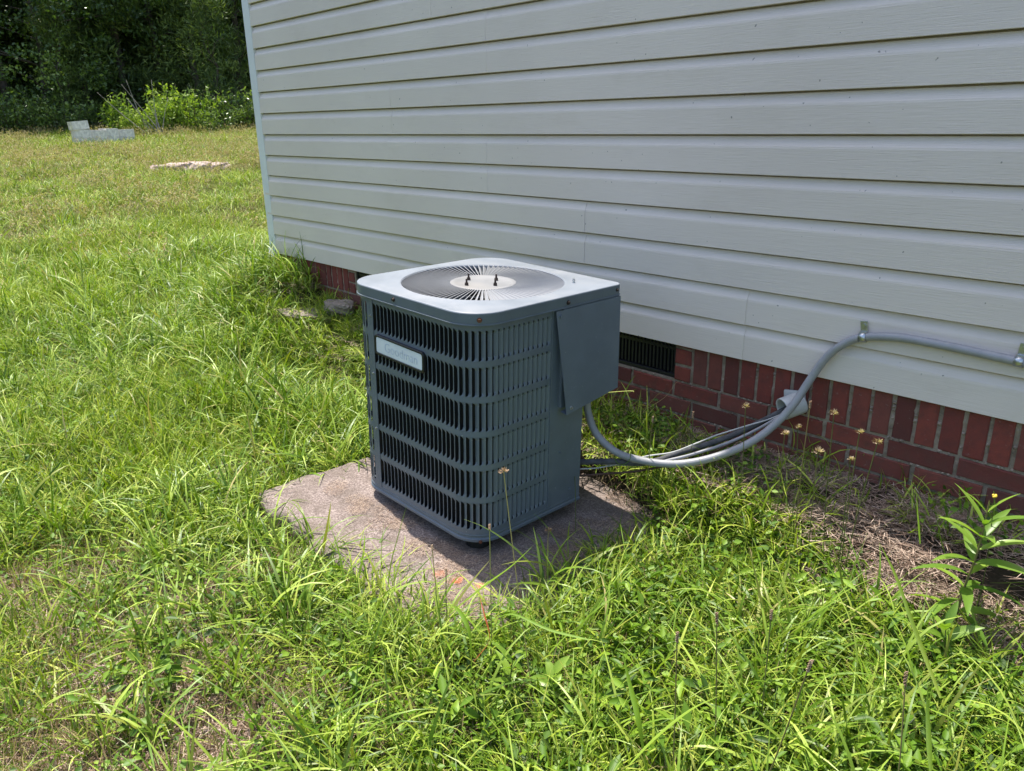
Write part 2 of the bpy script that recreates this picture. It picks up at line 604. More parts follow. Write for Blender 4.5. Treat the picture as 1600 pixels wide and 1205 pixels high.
# the torn lower end of the corner trim
V, F = [], []
for (dx, dz, l, w) in ((-.012, .0, .05, .018), (.012, -.004, .042, .012), (.03, .005, .06, .01), (.05, 0, .035, .016)):
    b = len(V)
    x = CORNER_X + dx
    V += [(x - w, WALL_Y - .024, bottom + .03 + dz), (x + w, WALL_Y - .024, bottom + .03 + dz), (x + w * .4 + .01, WALL_Y - .035 - l * .3, bottom - l), (x - w * .3, WALL_Y - .027 - l * .3, bottom - l * .8),
          (x - w, WALL_Y - .022, bottom + .03 + dz), (x + w, WALL_Y - .022, bottom + .03 + dz), (x + w * .4 + .01, WALL_Y - .033 - l * .3, bottom - l), (x - w * .3, WALL_Y - .025 - l * .3, bottom - l * .8)]
    F += [(b, b + 1, b + 2, b + 3), (b + 7, b + 6, b + 5, b + 4), (b, b + 4, b + 5, b + 1), (b + 1, b + 5, b + 6, b + 2), (b + 2, b + 6, b + 7, b + 3), (b + 3, b + 7, b + 4, b)]
hpart('torn_trim_end', mesh('torn_trim_end', V, F), M['trim'])

# bricks: soldier course, then stretchers, each a brick of its own on a recessed mortar bed
BF = WALL_Y - .0025          # brick face, tucked behind the siding's lip
MY = BF + .005
V = []
brick_meshes = {}
def brick_mesh(w, h, v):
    key = (round(w, 4), round(h, 4), v)
    if key not in brick_meshes:
        bm = bmesh.new()
        add_box(bm, (0, 0, 0), (w, .045, h))
        es = [e for e in bm.edges if max(u.co.y for u in e.verts) < .01]
        bmesh.ops.bevel(bm, geom=es, offset=.0028, segments=1, affect='EDGES')
        rr = random.Random(v * 31 + int(w * 1e4))
        for u in bm.verts:
            if u.co.y < .02:
                u.co += Vector((rr.uniform(-.0022, .0022), rr.uniform(-.0012, .0012), rr.uniform(-.0022, .0022)))
        me = from_bm('brick', bm)
        me.materials.append(M['brick'])
        brick_meshes[key] = me
    return brick_meshes[key]
def put_brick(x, z, w, h):
    o = link('brick', brick_mesh(w, h, random.randrange(5)), None, house)
    o.matrix_parent_inverse = HI
    o.location = (x, BF + random.uniform(-.0018, .0012), z)
J = .0125
SP = .0684
x = -1.662
def soldiers(x0, x1):
    n = int(round((x1 - x0) / SP))
    p = (x1 - x0) / n
    for i in range(n):
        put_brick(x0 + i * p, .312, p - J, .190)
def stack(x0, x1):
    for k in range(3):
        put_brick(x0, .312 + k * .0665, x1 - x0 - J, .056)
soldiers(-1.660, -1.660 + SP * 34)
stack(-1.744, -1.660)
stack(-2.225, -2.158)
soldiers(-3.583, -2.225)
stack(-3.650, -3.583)
stack(-4.135, -4.062)
soldiers(-5.06, -4.135)
for row, (z, off) in enumerate(((.2455, -.714), (.1785, -.626), (.1115, -.714), (.0445, -.626))):
    x = off - .2065 * 21
    if row < 2:
        x0 = x
    while x < .7:
        a = max(x, -5.06)
        w = x + .2065 - a
        if w > .03:
            put_brick(a + J / 2, z, round(w - J, 3), .0565)
        x += .2065
# mortar bed with vent openings left out
bm = bmesh.new()
def mort(x0, x1, z0, z1):
    nx = max(2, int((x1 - x0) / .02)); nz = max(2, int((z1 - z0) / .02))
    g = {}
    for i in range(nx + 1):
        for k in range(nz + 1):
            g[i, k] = bm.verts.new((x0 + (x1 - x0) * i / nx, MY + (random.uniform(-.0025, .0025) if 0 < i < nx and 0 < k < nz else 0), z0 + (z1 - z0) * k / nz))
    for i in range(nx):
        for k in range(nz):
            bm.faces.new((g[i, k], g[i + 1, k], g[i + 1, k + 1], g[i, k + 1]))
mort(-5.07, XR, -.15, .312)
for a, b in ((-5.07, -4.062), (-3.650, -2.158), (-1.744, XR)):
    mort(a, b, .312, bottom + .06)
# reveal sides of the openings and the wall's left return
for xx in (-4.062, -3.650, -2.158, -1.744, -5.07):
    z0 = .312 if xx > -5 else -.15
    q = [bm.verts.new(p) for p in ((xx, MY, z0), (xx, MY + .09, z0), (xx, MY + .09, bottom + .06), (xx, MY, bottom + .06))]
    bm.faces.new(q)
for a, b in ((-4.062, -3.650), (-2.158, -1.744)):
    q = [bm.verts.new(p) for p in ((a, MY, .312), (b, MY, .312), (b, MY + .09, .312), (a, MY + .09, .312))]
    bm.faces.new(q)
me = bpy.data.meshes.new('mortar_bed')
bm.to_mesh(me); bm.free()
hpart('mortar_bed', me, M['mortar'])
# mortar smears and lumps along the joints
V, F = [], []
rr = random.Random(5)
for i in range(150):
    xx = rr.uniform(-2.0, -.2); zz = rr.choice((.307, .240, .173, rr.uniform(.33, .44)))
    if zz > .32:
        xx = -1.660 + SP * rr.randrange(0, 22) - J / 2
        if xx > -.1: continue
    s = rr.uniform(.003, .007)
    b = len(V)
    V += [(xx - s, BF + .004, zz - s * .7), (xx + s, BF + .004, zz - s), (xx + s * 1.3, BF + .004, zz + s * .8), (xx - s * .8, BF + .004, zz + s), (xx, BF - .0025, zz)]
    F += [(b, b + 1, b + 4), (b + 1, b + 2, b + 4), (b + 2, b + 3, b + 4), (b + 3, b, b + 4)]
hpart('mortar_lump', mesh('mortar_lump', V, F), M['mortar'], kind='stuff')
# foundation vents
def vent(x0, x1, lab):
    fr = bpy.data.objects.new('foundation_vent', None)
    COL.objects.link(fr); fr.parent = house; fr.matrix_parent_inverse = HI
    fr.location = (x0, WALL_Y + .01, .314)
    fr['label'] = lab
    W_, H_ = x1 - x0, .185
    bm = bmesh.new()
    add_box(bm, (.001, -.004, 0), (W_ - .001, .03, .014), bevel=.002)
    add_box(bm, (.001, 0, H_ - .014), (W_ - .001, .03, H_))
    add_box(bm, (.001, 0, .014), (.014, .03, H_ - .014))
    add_box(bm, (W_ - .014, 0, .014), (W_ - .001, .03, H_ - .014))
    add_box(bm, (.014, .004, .108), (W_ - .014, .026, .120))
    link('vent_frame', from_bm('vent_frame', bm), M['black'], fr)
    bm = bmesh.new()
    add_box(bm, (-.0045, 0, 0), (.0045, .012, .153), bevel=.001)
    me = from_bm('slat', bm); me.materials.append(M['black'])
    n = 21
    for i in range(n):
        o = link('slat', me, None, fr)
        o.location = (.018 + (W_ - .036) * (i + .5) / n, .006, .0165)
    return fr
vent(-2.158, -1.744, 'black slotted vent between the unit and the electrical conduit')
vent(-4.062, -3.650, 'black slotted vent left of the unit')

# ------------------------------------------------------------------ concrete pad
def pad():
    bm = bmesh.new()
    x0, x1, y0, y1 = -2.57, -1.40, 1.035, 2.12
    nx, ny = 56, 50
    top, bot = {}, {}
    rr = random.Random(3)
    for i in range(nx + 1):
        for j in range(ny + 1):
            u, v = i / nx, j / ny
            x = x0 + (x1 - x0) * u; y = y0 + (y1 - y0) * v
            ed = min(u * (x1 - x0), (1 - u) * (x1 - x0), v * (y1 - y0), (1 - v) * (y1 - y0))
            z = PZ(x) - .0006 * rr.random()
            if ed < .001:
                w = .012 * math.sin(x * 17 + y * 9) + .008 * math.sin(x * 41 - y * 33) + rr.uniform(-.004, .004)
                cxy = 0
                if min(u, 1 - u) < .001: x += w
                if min(v, 1 - v) < .001: y += w
                z -= .012
            elif ed < .03:
                z -= .003 * rr.random()
            # knocked-off corners
            for (a, b) in ((x0, y0), (x1, y0), (x0, y1), (x1, y1)):
                dd = abs(x - a) + abs(y - b)
                if dd < .07:
                    k = (.07 - dd) * .35
                    x += k * (1 if a == x0 else -1); y += k * (1 if b == y0 else -1)
            top[i, j] = bm.verts.new((x, y, z))
    for i in range(nx):
        for j in range(ny):
            bm.faces.new((top[i, j], top[i + 1, j], top[i + 1, j + 1], top[i, j + 1]))
    ring = [(i, 0) for i in range(nx)] + [(nx, j) for j in range(ny)] + [(i, ny) for i in range(nx, 0, -1)] + [(0, j) for j in range(ny, 0, -1)]
    prev = [top[k] for k in ring]
    for dz in (-.035, -.075, -.13):
        cur = [bm.verts.new((v.co.x + rr.uniform(-.004, .004), v.co.y + rr.uniform(-.004, .004), PZ(v.co.x) + dz + rr.uniform(-.003, .003))) for v in prev]
        for k in range(len(ring)):
            k2 = (k + 1) % len(ring)
            bm.faces.new((prev[k], cur[k], cur[k2], prev[k2]))
        prev = cur
    bm.faces.new(list(reversed(prev)))
    o = link('concrete_pad', from_bm('concrete_pad', bm), M['concrete'], label='worn tan concrete pad with orange marks under the condenser unit', category='concrete pad')
    o.data.polygons.foreach_set('use_smooth', [True] * len(o.data.polygons))
pad()

# ------------------------------------------------------------------ condenser unit
UR = Matrix(((0.9990932452499476, -0.024478994941457742, 0.03483484036536942), (0.024316325933685348, 0.9996913778185501, 0.005085804590769363), (-0.03494858493579918, -0.004234137681369786, 0.9993801421326524)))
UT = Vector((-2.3145474313853316, 1.3328715879864077, -0.49447813098017205 + CAMZ))
H = 0.7655
base = UT + UR @ Vector((0, 0, -H))
unit = thing('condenser_unit', 'grey louvered outdoor air conditioner condenser on a concrete pad', 'air conditioner')
unit.matrix_world = Matrix.Translation(base) @ UR.to_4x4()
S = .66
def arc(cx, cy, r, a0, a1, n):
    return [(cx + r * math.cos(R_(a0 + (a1 - a0) * i / n)), cy + r * math.sin(R_(a0 + (a1 - a0) * i / n))) for i in range(n + 1)]
def rrect(ins, radii=(.112, .112, .028, .112), n=14):
    """counter-clockwise from front-left; radii: FL, FR, BR, BL"""
    a, b = ins, S - ins
    fl, fr_, br, bl = [max(.004, r - ins) for r in radii]
    return (arc(a + fl, a + fl, fl, 180, 270, n) + arc(b - fr_, a + fr_, fr_, 270, 360, n)
            + arc(b - br, b - br, br, 0, 90, n) + arc(a + bl, b - bl, bl, 90, 180, n))
def loft(rings, close=True, cap_top=False, cap_bot=False):
    """rings: lists of 3D points of equal length"""
    V, F = [], []
    n = len(rings[0])
    for r in rings: V += r
    for i in range(len(rings) - 1):
        for k in range(n if close else n - 1):
            k2 = (k + 1) % n
            F.append((i * n + k, i * n + k2, (i + 1) * n + k2, (i + 1) * n + k))
    if cap_top: F.append(tuple(range(n - 1, -1, -1)))
    if cap_bot: F.append(tuple(range((len(rings) - 1) * n, len(rings) * n)))
    return V, F

# cap with round opening
CX = CY = .33
RC = .273
per = rrect(0, n=24)
# subdivide the straight runs
def densify(P, step=.02):
    out = []
    for i in range(len(P)):
        a, b = Vector(P[i]), Vector(P[(i + 1) % len(P)])
        m = max(1, int((b - a).length / step))
        out += [tuple(a + (b - a) * k / m) for k in range(m)]
    return out
per = densify(per)
def inset(P, d):
    out = []
    n = len(P)
    for i in range(n):
        a, b = Vector(P[i - 1]), Vector(P[(i + 1) % n])
        t = (b - a).normalized()
        nn = Vector((t.y, -t.x))
        out.append((P[i][0] - nn.x * d, P[i][1] - nn.y * d))
    return out
def lift(P, z): return [(p[0], p[1], z) for p in P]
circ_dir = [Vector((p[0] - CX, p[1] - CY)).normalized() for p in per]
def circle_ring(r, z): return [(CX + d.x * r, CY + d.y * r, z) for d in circ_dir]
rings = [circle_ring(RC - .004, H - .012), circle_ring(RC - .003, H - .002), circle_ring(RC, H + .0012), circle_ring(RC + .006, H + .0008), circle_ring(RC + .010, H - .0008),
         lift(inset(per, .0065), H), lift(inset(per, .0045), H - .0001), lift(inset(per, .0017), H - .0014), lift(inset(per, .0003), H - .0036), lift(per, H - .0055), lift(per, H - .0075), lift(per, H - .033), lift(per, H - .0345), lift(inset(per, -.0022), H - .0355), lift(inset(per, -.0022), H - .0385), lift(inset(per, .001), H - .0395), lift(inset(per, .0015), H - .012)]
V, F = loft(rings)
nper = len(per)
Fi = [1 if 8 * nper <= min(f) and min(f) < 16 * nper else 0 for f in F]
F = [tuple(reversed(f)) for f in F]
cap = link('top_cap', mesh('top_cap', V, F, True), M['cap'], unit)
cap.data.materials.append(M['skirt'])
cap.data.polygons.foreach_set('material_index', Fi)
cap.data.set_sharp_from_angle(angle=R_(24))
# body paths, walked left face -> front -> right face
IN = .012
RB = .112 - IN
def body_path(s):
    """arc length from the back of the left face; returns point, tangent, outward normal"""
    L1 = .66 - 2 * .112
    La = RB * math.pi / 2
    segs = [('l', L1), ('c1', La), ('f', L1), ('c2', La), ('r', L1)]
    for nme, L in segs:
        if s <= L or nme == 'r':
            break
        s -= L
    if nme == 'l': return Vector((IN, .548 - s, 0)), Vector((0, -1, 0)), Vector((-1, 0, 0))
    if nme == 'c1':
        a = math.pi + s / RB
        c = Vector((.112, .112, 0))
    elif nme == 'f': return Vector((.112 + s, IN, 0)), Vector((1, 0, 0)), Vector((0, -1, 0))
    elif nme == 'c2':
        a = 1.5 * math.pi + s / RB
        c = Vector((.548, .112, 0))
    else: return Vector((S - IN, .112 + s, 0)), Vector((0, 1, 0)), Vector((1, 0, 0))
    n = Vector((math.cos(a), math.sin(a), 0))
    return c + n * RB, Vector((-n.y, n.x, 0)), n
L1 = .436; La = RB * math.pi / 2
s_seam = L1 + La + (.128 - .112) + .004         # vertical seam on the front face
s_front0 = s_seam + .014
s_end = L1 + La + L1 + La + (.338 - .112)
P_ = .0202
ROWS = [(H - .0555 - .1115 * k, .094) for k in range(6)]     # top of slot row, slot height
def sweep(s0, s1, z0, z1, off=0.0, thick=.0012, step=.012, wob=0):
    n = max(2, int((s1 - s0) / step))
    out_t, out_b, in_t, in_b = [], [], [], []
    for i in range(n + 1):
        p, t, nn = body_path(s0 + (s1 - s0) * i / n)
        q = p + nn * off
        r = q - nn * thick
        out_t.append((q.x, q.y, z1)); out_b.append((q.x, q.y, z0)); in_t.append((r.x, r.y, z1)); in_b.append((r.x, r.y, z0))
    V, F = [], []
    m = n + 1
    for a, b in ((out_t, out_b), (out_b, in_b), (in_b, in_t), (in_t, out_t)):
        o_ = len(V)
        V += a + b
        for k in range(n):
            F.append((o_ + k, o_ + k + 1, o_ + m + k + 1, o_ + m + k))
    o_ = len(V)
    V += [out_t[0], out_b[0], in_b[0], in_t[0], out_t[-1], out_b[-1], in_b[-1], in_t[-1]]
    F.append((o_, o_ + 1, o_ + 2, o_ + 3)); F.append((o_ + 4, o_ + 7, o_ + 6, o_ + 5))
    return V, F
def band(s0, s1, z0, z1, name='grille_band', **k):
    V, F = sweep(s0, s1, z0, z1, **k)
    return link(name, mesh(name, V, F, True), M['paint'], unit)
ZB = .040
# horizontal bands
for (a, b) in ((0.0, s_seam - .002), (s_seam, s_end)):
    zt = H - .036
    for (z, h) in ROWS:
        band(a, b, z, zt)
        zt = z - h
    band(a, b, ZB - .004, zt)
for o in [o for o in unit.children if o.name.startswith('grille_band')]:
    pass
# uprights beside the seam, and the plain service column
def upright(s0, s1, nm='grille_upright', off=.0014):
    V, F = sweep(s0, s1, ZB - .003, H - .037, off=off, thick=.002)
    return link(nm, mesh(nm, V, F, True), M['paint'], unit)
upright(s_seam - .010, s_seam - .0016)
upright(s_seam, s_front0, off=.0022)
# louver strips
def louver_mesh(h, p=P_, sw=.0084, dp=.0075):
    zs = [0, .0025, .006, .012, h / 2, h - .012, h - .006, h - .0025, h]
    V, F = [], []
    def e(z):
        d = min(z, h - z)
        r = sw * .8
        if d >= r: return -p / 2 + sw
        return -p / 2 + sw * math.sqrt(max(0, 1 - (1 - d / r) ** 2))
    def dep(z):
        d = min(z, h - z)
        return -dp * smooth(d / .016)
    for back in (0, -.0012):
        for z in zs:
            x0 = e(z)
            V.append((x0, dep(z) + back, z)); V.append((x0 * .45 + (p / 2) * .55, dep(z) * .28 + back + .0004, z)); V.append((p / 2, .0003 + back, z))
    n = len(zs)
    for i in range(n - 1):
        for k in range(2):
            a = i * 3 + k
            F.append((a, a + 1, a + 4, a + 3))
            b = a + 3 * n
            F.append((b, b + 3, b + 4, b + 1))
        a = i * 3; b = a + 3 * n
        F.append((a, a + 3, b + 3, b))
        F.append((a + 2, b + 2, b + 5, a + 5))
    me = mesh('louver', V, F)
    me.materials.append(M['paint'])
    return me
lm = louver_mesh(.094)
lm2 = louver_mesh(.094, sw=.0082, dp=.001)
def frame_at(s, z):
    p, t, n = body_path(s)
    return Matrix(((t.x, n.x, 0, p.x), (t.y, n.y, 0, p.y), (0, 0, 1, z), (0, 0, 0, 1)))
nf = int((s_end - .010 - s_front0) / P_)
pf = (s_end - .008 - s_front0) / nf
for (z, h) in ROWS:
    for i in range(nf):
        o = link('louver', lm, None, unit)
        o.matrix_local = frame_at(s_front0 + (i + .5) * pf, z - h)
nl = int((s_seam - .010 - (L1 - .03)) / P_)
s_l0 = s_seam - .010 - nl * P_
for (z, h) in ROWS:
    for i in range(nl):
        o = link('louver', lm2, None, unit)
        o.matrix_local = frame_at(s_l0 + (i + .5) * P_, z - h)
# the rest of the left face, out of sight from here
Ls = []
base_v = [v.co.copy() for v in lm.vertices]; base_f = [tuple(p.vertices) for p in lm.polygons]
nr = int(s_l0 / P_)
for (z, h) in ROWS:
    for i in range(nr):
        m4 = frame_at(s_l0 - (i + .5) * P_, z - h)
        Ls.append(([m4 @ v for v in base_v], base_f))
V, F = merge(Ls)
link('side_louvers', mesh('side_louvers', V, F), M['paint'], unit, kind='stuff')
# dark coil behind the louvers
V, F = [], []
def wallring(path, z0, z1):
    n = len(path)
    V = [(x, y, z0) for x, y in path] + [(x, y, z1) for x, y in path]
    F = [(i, i + 1, n + i + 1, n + i) for i in range(n - 1)]
    return V, F
ci = [tuple((body_path(s)[0] - body_path(s)[2] * .024).xy) for s in np.linspace(0, s_end, 70)]
V, F = wallring(ci, ZB + .001, H - .05)
link('coil', mesh('coil', V, F, True), M['coil'], unit)
# service column + notch + back panels
e = S - IN + .001
NV, NU = .492, .46
P2 = [(e, .334), (e, NV), (NU, NV), (NU, e), (.112, e), (.05, e - .03), (IN - .001, .548)]
V, F = [], []
for (a, b) in zip(P2[:-1], P2[1:]):
    k = len(V)
    V += [(a[0], a[1], ZB - .003), (b[0], b[1], ZB - .003), (b[0], b[1], H - .037), (a[0], a[1], H - .037)]
    F.append((k, k + 1, k + 2, k + 3))
F.append(tuple([]) or (0, 1, 2, 3))
F = F[:-1]
link('service_panel', mesh('service_panel', V, F), M['paint'], unit)
# a fold line: narrow raised edge where the grille meets the service column
box_obj('edge_strip', (e - .004, .331, ZB), (e + .0018, .337, H - .037), M['paint'], unit, bevel=.0008)
# base pan following the body incl. the notch
bp = [p for p in rrect(.0095, n=12) if not (p[0] > NU and p[1] > NV + .004)]
# insert notch corners between right face and back face
out = []
for i, p in enumerate(bp):
    out.append(p)
    q = bp[(i + 1) % len(bp)]
    if p[1] < .3 and q[1] > .6:
        out += [(S - .0095, NV + .004), (NU - .002, NV + .004), (NU - .002, S - .0095)]
bp = densify(out, .03)
rings = [lift(inset(bp, .006), .014), lift(inset(bp, .001), .0148), lift(bp, .017), lift(bp, .0245), lift(inset(bp, .0035), .028), lift(inset(bp, .0045), .033), lift(inset(bp, .0005), .037), lift(inset(bp, .0015), .0405), lift(inset(bp, .010), .041)]
V, F = loft(rings, cap_top=True, cap_bot=True)
link('base_pan', mesh('base_pan', V, F), M['paint'], unit)
# feet
for (x, y) in ((.56, .10), (.12, .12), (.12, .54), (.42, .54)):
    bm = bmesh.new()
    zf = PZ((base + UR @ Vector((x, y, 0))).x) - (base + UR @ Vector((x, y, 0))).z
    add_cyl(bm, .042, .035, -zf + .016, 20, Matrix.Translation((x, y, zf / 2 + .008)))
    link('foot', from_bm('foot', bm), M['black'], unit)
# fan guard
bm = bmesh.new()
r0, r1 = .108, RC - .001
NV_ = 92
def vane_mesh():
    V, F = [], []
    for back in (0, 1):
        for i in range(5):
            r = r0 + (r1 - r0) * i / 4
            w = .0034 + .0034 * i / 4
            tilt = R_(-48)
            nz = .0007
            oy, oz = (math.sin(tilt) * nz, -math.cos(tilt) * nz) if back else (0, 0)
            V.append((r, -w * math.cos(tilt) + oy, w * math.sin(tilt) * .9 + oz))
            V.append((r, w * math.cos(tilt) + oy, -w * math.sin(tilt) * .9 + oz))
    for b in (0, 10):
        for i in range(4):
            q = (b + 2 * i, b + 2 * i + 1, b + 2 * i + 3, b + 2 * i + 2)
            F.append(q if b == 0 else tuple(reversed(q)))
    for i in range(4):
        F.append((2 * i, 2 * i + 2, 12 + 2 * i, 10 + 2 * i)); F.append((2 * i + 1, 11 + 2 * i, 13 + 2 * i, 2 * i + 3))
    k0 = len(V)
    for i in range(5):
        r = r0 + (r1 - r0) * i / 4
        w = .0034 + .0034 * i / 4
        zt = w * .74 * .9
        yc = w * math.cos(tilt)
        for (dy, dz) in ((-.0006, .0012), (.0016, .0012), (.0016, .0004), (-.0006, .0004)):
            V.append((r, yc + dy, zt + dz))
    for i in range(4):
        for q in range(4):
            q2 = (q + 1) % 4
            F.append((k0 + 4 * i + q, k0 + 4 * i + q2, k0 + 4 * i + 4 + q2, k0 + 4 * i + 4 + q))
    me = mesh('vane', V, F); me.materials.append(M['vane'])
    return me
vm = vane_mesh()
guard = bpy.data.objects.new('fan_guard', None); COL.objects.link(guard); guard.parent = unit
guard.location = (CX, CY, H - .006)
for i in range(NV_):
    o = link('vane', vm, None, guard)
    o.rotation_euler = (0, 0, 2 * math.pi * i / NV_)
V, F = loft([[(.113 * math.cos(a), .113 * math.sin(a), -.006) for a in np.linspace(0, 2 * math.pi, 49)[:-1]],
             [(.113 * math.cos(a), .113 * math.sin(a), .001) for a in np.linspace(0, 2 * math.pi, 49)[:-1]],
             [(.109 * math.cos(a), .109 * math.sin(a), .0035) for a in np.linspace(0, 2 * math.pi, 49)[:-1]],
             [(.092 * math.cos(a), .092 * math.sin(a), .0035) for a in np.linspace(0, 2 * math.pi, 49)[:-1]],
             [(.088 * math.cos(a), .088 * math.sin(a), .0012) for a in np.linspace(0, 2 * math.pi, 49)[:-1]],
             [(.01 * math.cos(a), .01 * math.sin(a), .0012) for a in np.linspace(0, 2 * math.pi, 49)[:-1]]], cap_top=True, cap_bot=True)
link('hub_disc', mesh('hub_disc', V, F, True), M['hub'], guard)
for (u, v) in ((.268, .32), (.325, .262), (.335, .385), (.39, .33)):
    bm = bmesh.new()
    add_cyl(bm, .0035, .0032, .022, 8, Matrix.Translation((u - CX, v - CY, .0115)))
    add_cyl(bm, .0068, .0062, .009, 6, Matrix.Translation((u - CX, v - CY, .0055)))
    link('bolt', from_bm('bolt', bm), M['dark_steel'], guard)
# concentric support rings under the vanes
for r in (.165, .22):
    tube('guard_ring', [(r * math.cos(a), r * math.sin(a), -.010) for a in np.linspace(0, 2 * math.pi, 61)], .0018, M['vane'], guard, 6)
# fan, motor and dark inside
fan = bpy.data.objects.new('fan', None); COL.objects.link(fan); fan.parent = unit; fan.location = (CX, CY, H - .10)
for k in range(3):
    V, F = [], []
    for i in range(5):
        r = .05 + .19 * i / 4
        for j in range(4):
            a = R_(120 * k) + (j / 3 - .5) * 1.1 * (1 - .1 * i)
            V.append((r * math.cos(a), r * math.sin(a), (j / 3 - .5) * .055))
    for i in range(4):
        for j in range(3):
            F.append((i * 4 + j, i * 4 + j + 1, (i + 1) * 4 + j + 1, (i + 1) * 4 + j))
    link('fan_blade', mesh('fan_blade', V, F, True), M['zinc'], fan)
bm = bmesh.new(); add_cyl(bm, .055, .05, .10, 24, Matrix.Translation((0, 0, .035)))
link('motor', from_bm('motor', bm, True), M['black'], fan)
# inner drum below the opening
V, F = loft([[(CX + r * math.cos(a), CY + r * math.sin(a), z) for a in np.linspace(0, 2 * math.pi, 49)[:-1]] for r, z in ((RC + .003, H - .013), (RC - .004, H - .10), (RC - .02, H - .30))], cap_bot=True)
link('drum', mesh('drum', V, F, True), M['paint'], unit)
# screws
def screw(m4, mat='rust', r=.0052, parent=None):
    bm = bmesh.new()
    add_cyl(bm, r * 1.5, r * 1.4, .0012, 14, Matrix.Translation((0, 0, .0006)))
    add_cyl(bm, r, r * .9, .005, 6, Matrix.Translation((0, 0, .0035)))
    o = link('screw', from_bm('screw', bm), M[mat], parent or unit)
    o.matrix_local = m4
def out_frame(p, n):
    return Matrix.Translation(p) @ Vector(n).normalized().to_track_quat('Z', 'Y').to_matrix().to_4x4()
screw(out_frame((.282, 0, H - .018), (0, -1, 0)), 'dark_steel')
c45 = Vector((.548, .112, 0)); d45 = Vector((math.cos(R_(-38)), math.sin(R_(-38)), 0))
screw(out_frame(c45 + d45 * .112 + Vector((0, 0, H - .021)), d45))
screw(out_frame((S, .39, H - .022), (1, 0, 0)), 'dark_steel')
screw(out_frame((S, .628, H - .018), (1, 0, 0)), 'dark_steel', r=.004)
screw(out_frame((.522, .567, H), (0, 0, 1)), 'zinc', .004)
screw(out_frame((.546, .541, H), (0, 0, 1)), 'zinc', .004)
screw(out_frame(c45 + d45 * (.108) + Vector((0, 0, .0205)), d45), r=.004)
screw(out_frame((.135, IN - .002, H - .10), (0, -1, 0)), 'zinc', .003)
screw(out_frame((.135, IN - .002, H - .30), (0, -1, 0)), 'zinc', .003)
screw(out_frame((.135, IN - .002, H - .50), (0, -1, 0)), 'zinc', .003)
screw(out_frame((e, .44, .075), (1, 0, 0)), 'paint', .003)
screw(out_frame((e, .385, .23), (1, 0, 0)), 'paint', .003)
# badge
def rr2(w, h, r, n=6):
    return arc(w / 2 - r, h / 2 - r, r, 0, 90, n) + arc(-w / 2 + r, h / 2 - r, r, 90, 180, n) + arc(-w / 2 + r, -h / 2 + r, r, 180, 270, n) + arc(w / 2 - r, -h / 2 + r, r, 270, 360, n)
badge = bpy.data.objects.new('badge', None); COL.objects.link(badge); badge.parent = unit
badge['label'] = 'faded silver nameplate in a dark rounded frame'
BW, BH = .262, .068
badge.matrix_local = Matrix.Translation((.290, IN - .002, H - .192)) @ Matrix.Rotation(R_(90), 4, 'X') @ Matrix.Rotation(R_(-1.2), 4, 'Z')
o_, i_ = rr2(BW, BH, .012), rr2(BW - .016, BH - .016, .007)
V, F = loft([lift(o_, -.004), lift(o_, .006), lift(inset(o_, .0015), .0078), lift(inset(i_, -.0015), .0078), lift(i_, .0055), lift(i_, .001)])
link('badge_frame', mesh('badge_frame', V, F), M['black'], badge)
V, F = loft([lift(i_, .001), lift(i_, .0050), lift(inset(i_, .002), .0056)], cap_bot=True)
link('badge_plate', mesh('badge_plate', V, F), M['badge'], badge)
cu = bpy.data.curves.new('badge_text', 'FONT'); cu.body = 'Goodman'; cu.size = .044; cu.align_x = 'CENTER'; cu.align_y = 'CENTER'; cu.extrude = .0002; cu.resolution_u = 4; cu.offset = -.0003
tmp = bpy.data.objects.new('tmp_text', cu); COL.objects.link(tmp)
bpy.context.view_layer.update()
tm = bpy.data.meshes.new_from_object(tmp.evaluated_get(bpy.context.evaluated_depsgraph_get()))
bpy.data.objects.remove(tmp)
tm.name = 'badge_text'; tm.materials.clear()
bt = link('badge_text', tm, M['faded'], badge); bt.location = (.012, 0, .0061)
# control box and its loose cover
cb = bpy.data.objects.new('control_box', None); COL.objects.link(cb); cb.parent = unit
bm = bmesh.new(); add_box(bm, (NU + .003, .372, H - .372), (S - .001, .640, H - .0365), bevel=.003)
link('box_body', from_bm('box_body', bm), M['paint'], cb)
tl, tr_, br_, bl_ = Vector((S + .004, .333, H - .0415)), Vector((S + .004, .645, H - .0405)), Vector((S + .026, .629, H - .354)), Vector((S + .030, .368, H - .385))
nrm = (bl_ - tl).cross(tr_ - tl).normalized()
V = [tl, tr_, br_, bl_] + [p - nrm * .0015 for p in (tl, tr_, br_, bl_)]
# return flanges on right, bottom
fr2 = [tr_, br_, br_ + Vector((-.05, .0, 0)), tr_ + Vector((-.05, 0, 0))]
fb = [bl_, br_, br_ + Vector((-.03, 0, .004)), bl_ + Vector((-.03, 0, .004))]
V = [tuple(v) for v in V + fr2 + fb]
F = [(0, 3, 2, 1), (4, 5, 6, 7), (0, 1, 5, 4), (1, 2, 6, 5), (2, 3, 7, 6), (3, 0, 4, 7), (8, 9, 10, 11), (12, 15, 14, 13)]
link('box_cover', mesh('box_cover', V, F), M['paint'], cb)
nv = nrm if nrm.x > 0 else -nrm
screw(out_frame(tl + (tr_ - tl) * .05 + (bl_ - tl) * .05, nv), 'paint', .0055, cb)
screw(out_frame(bl_ + (br_ - bl_) * .09 + (tl - bl_) * .05, nv), 'zinc', .004, cb)
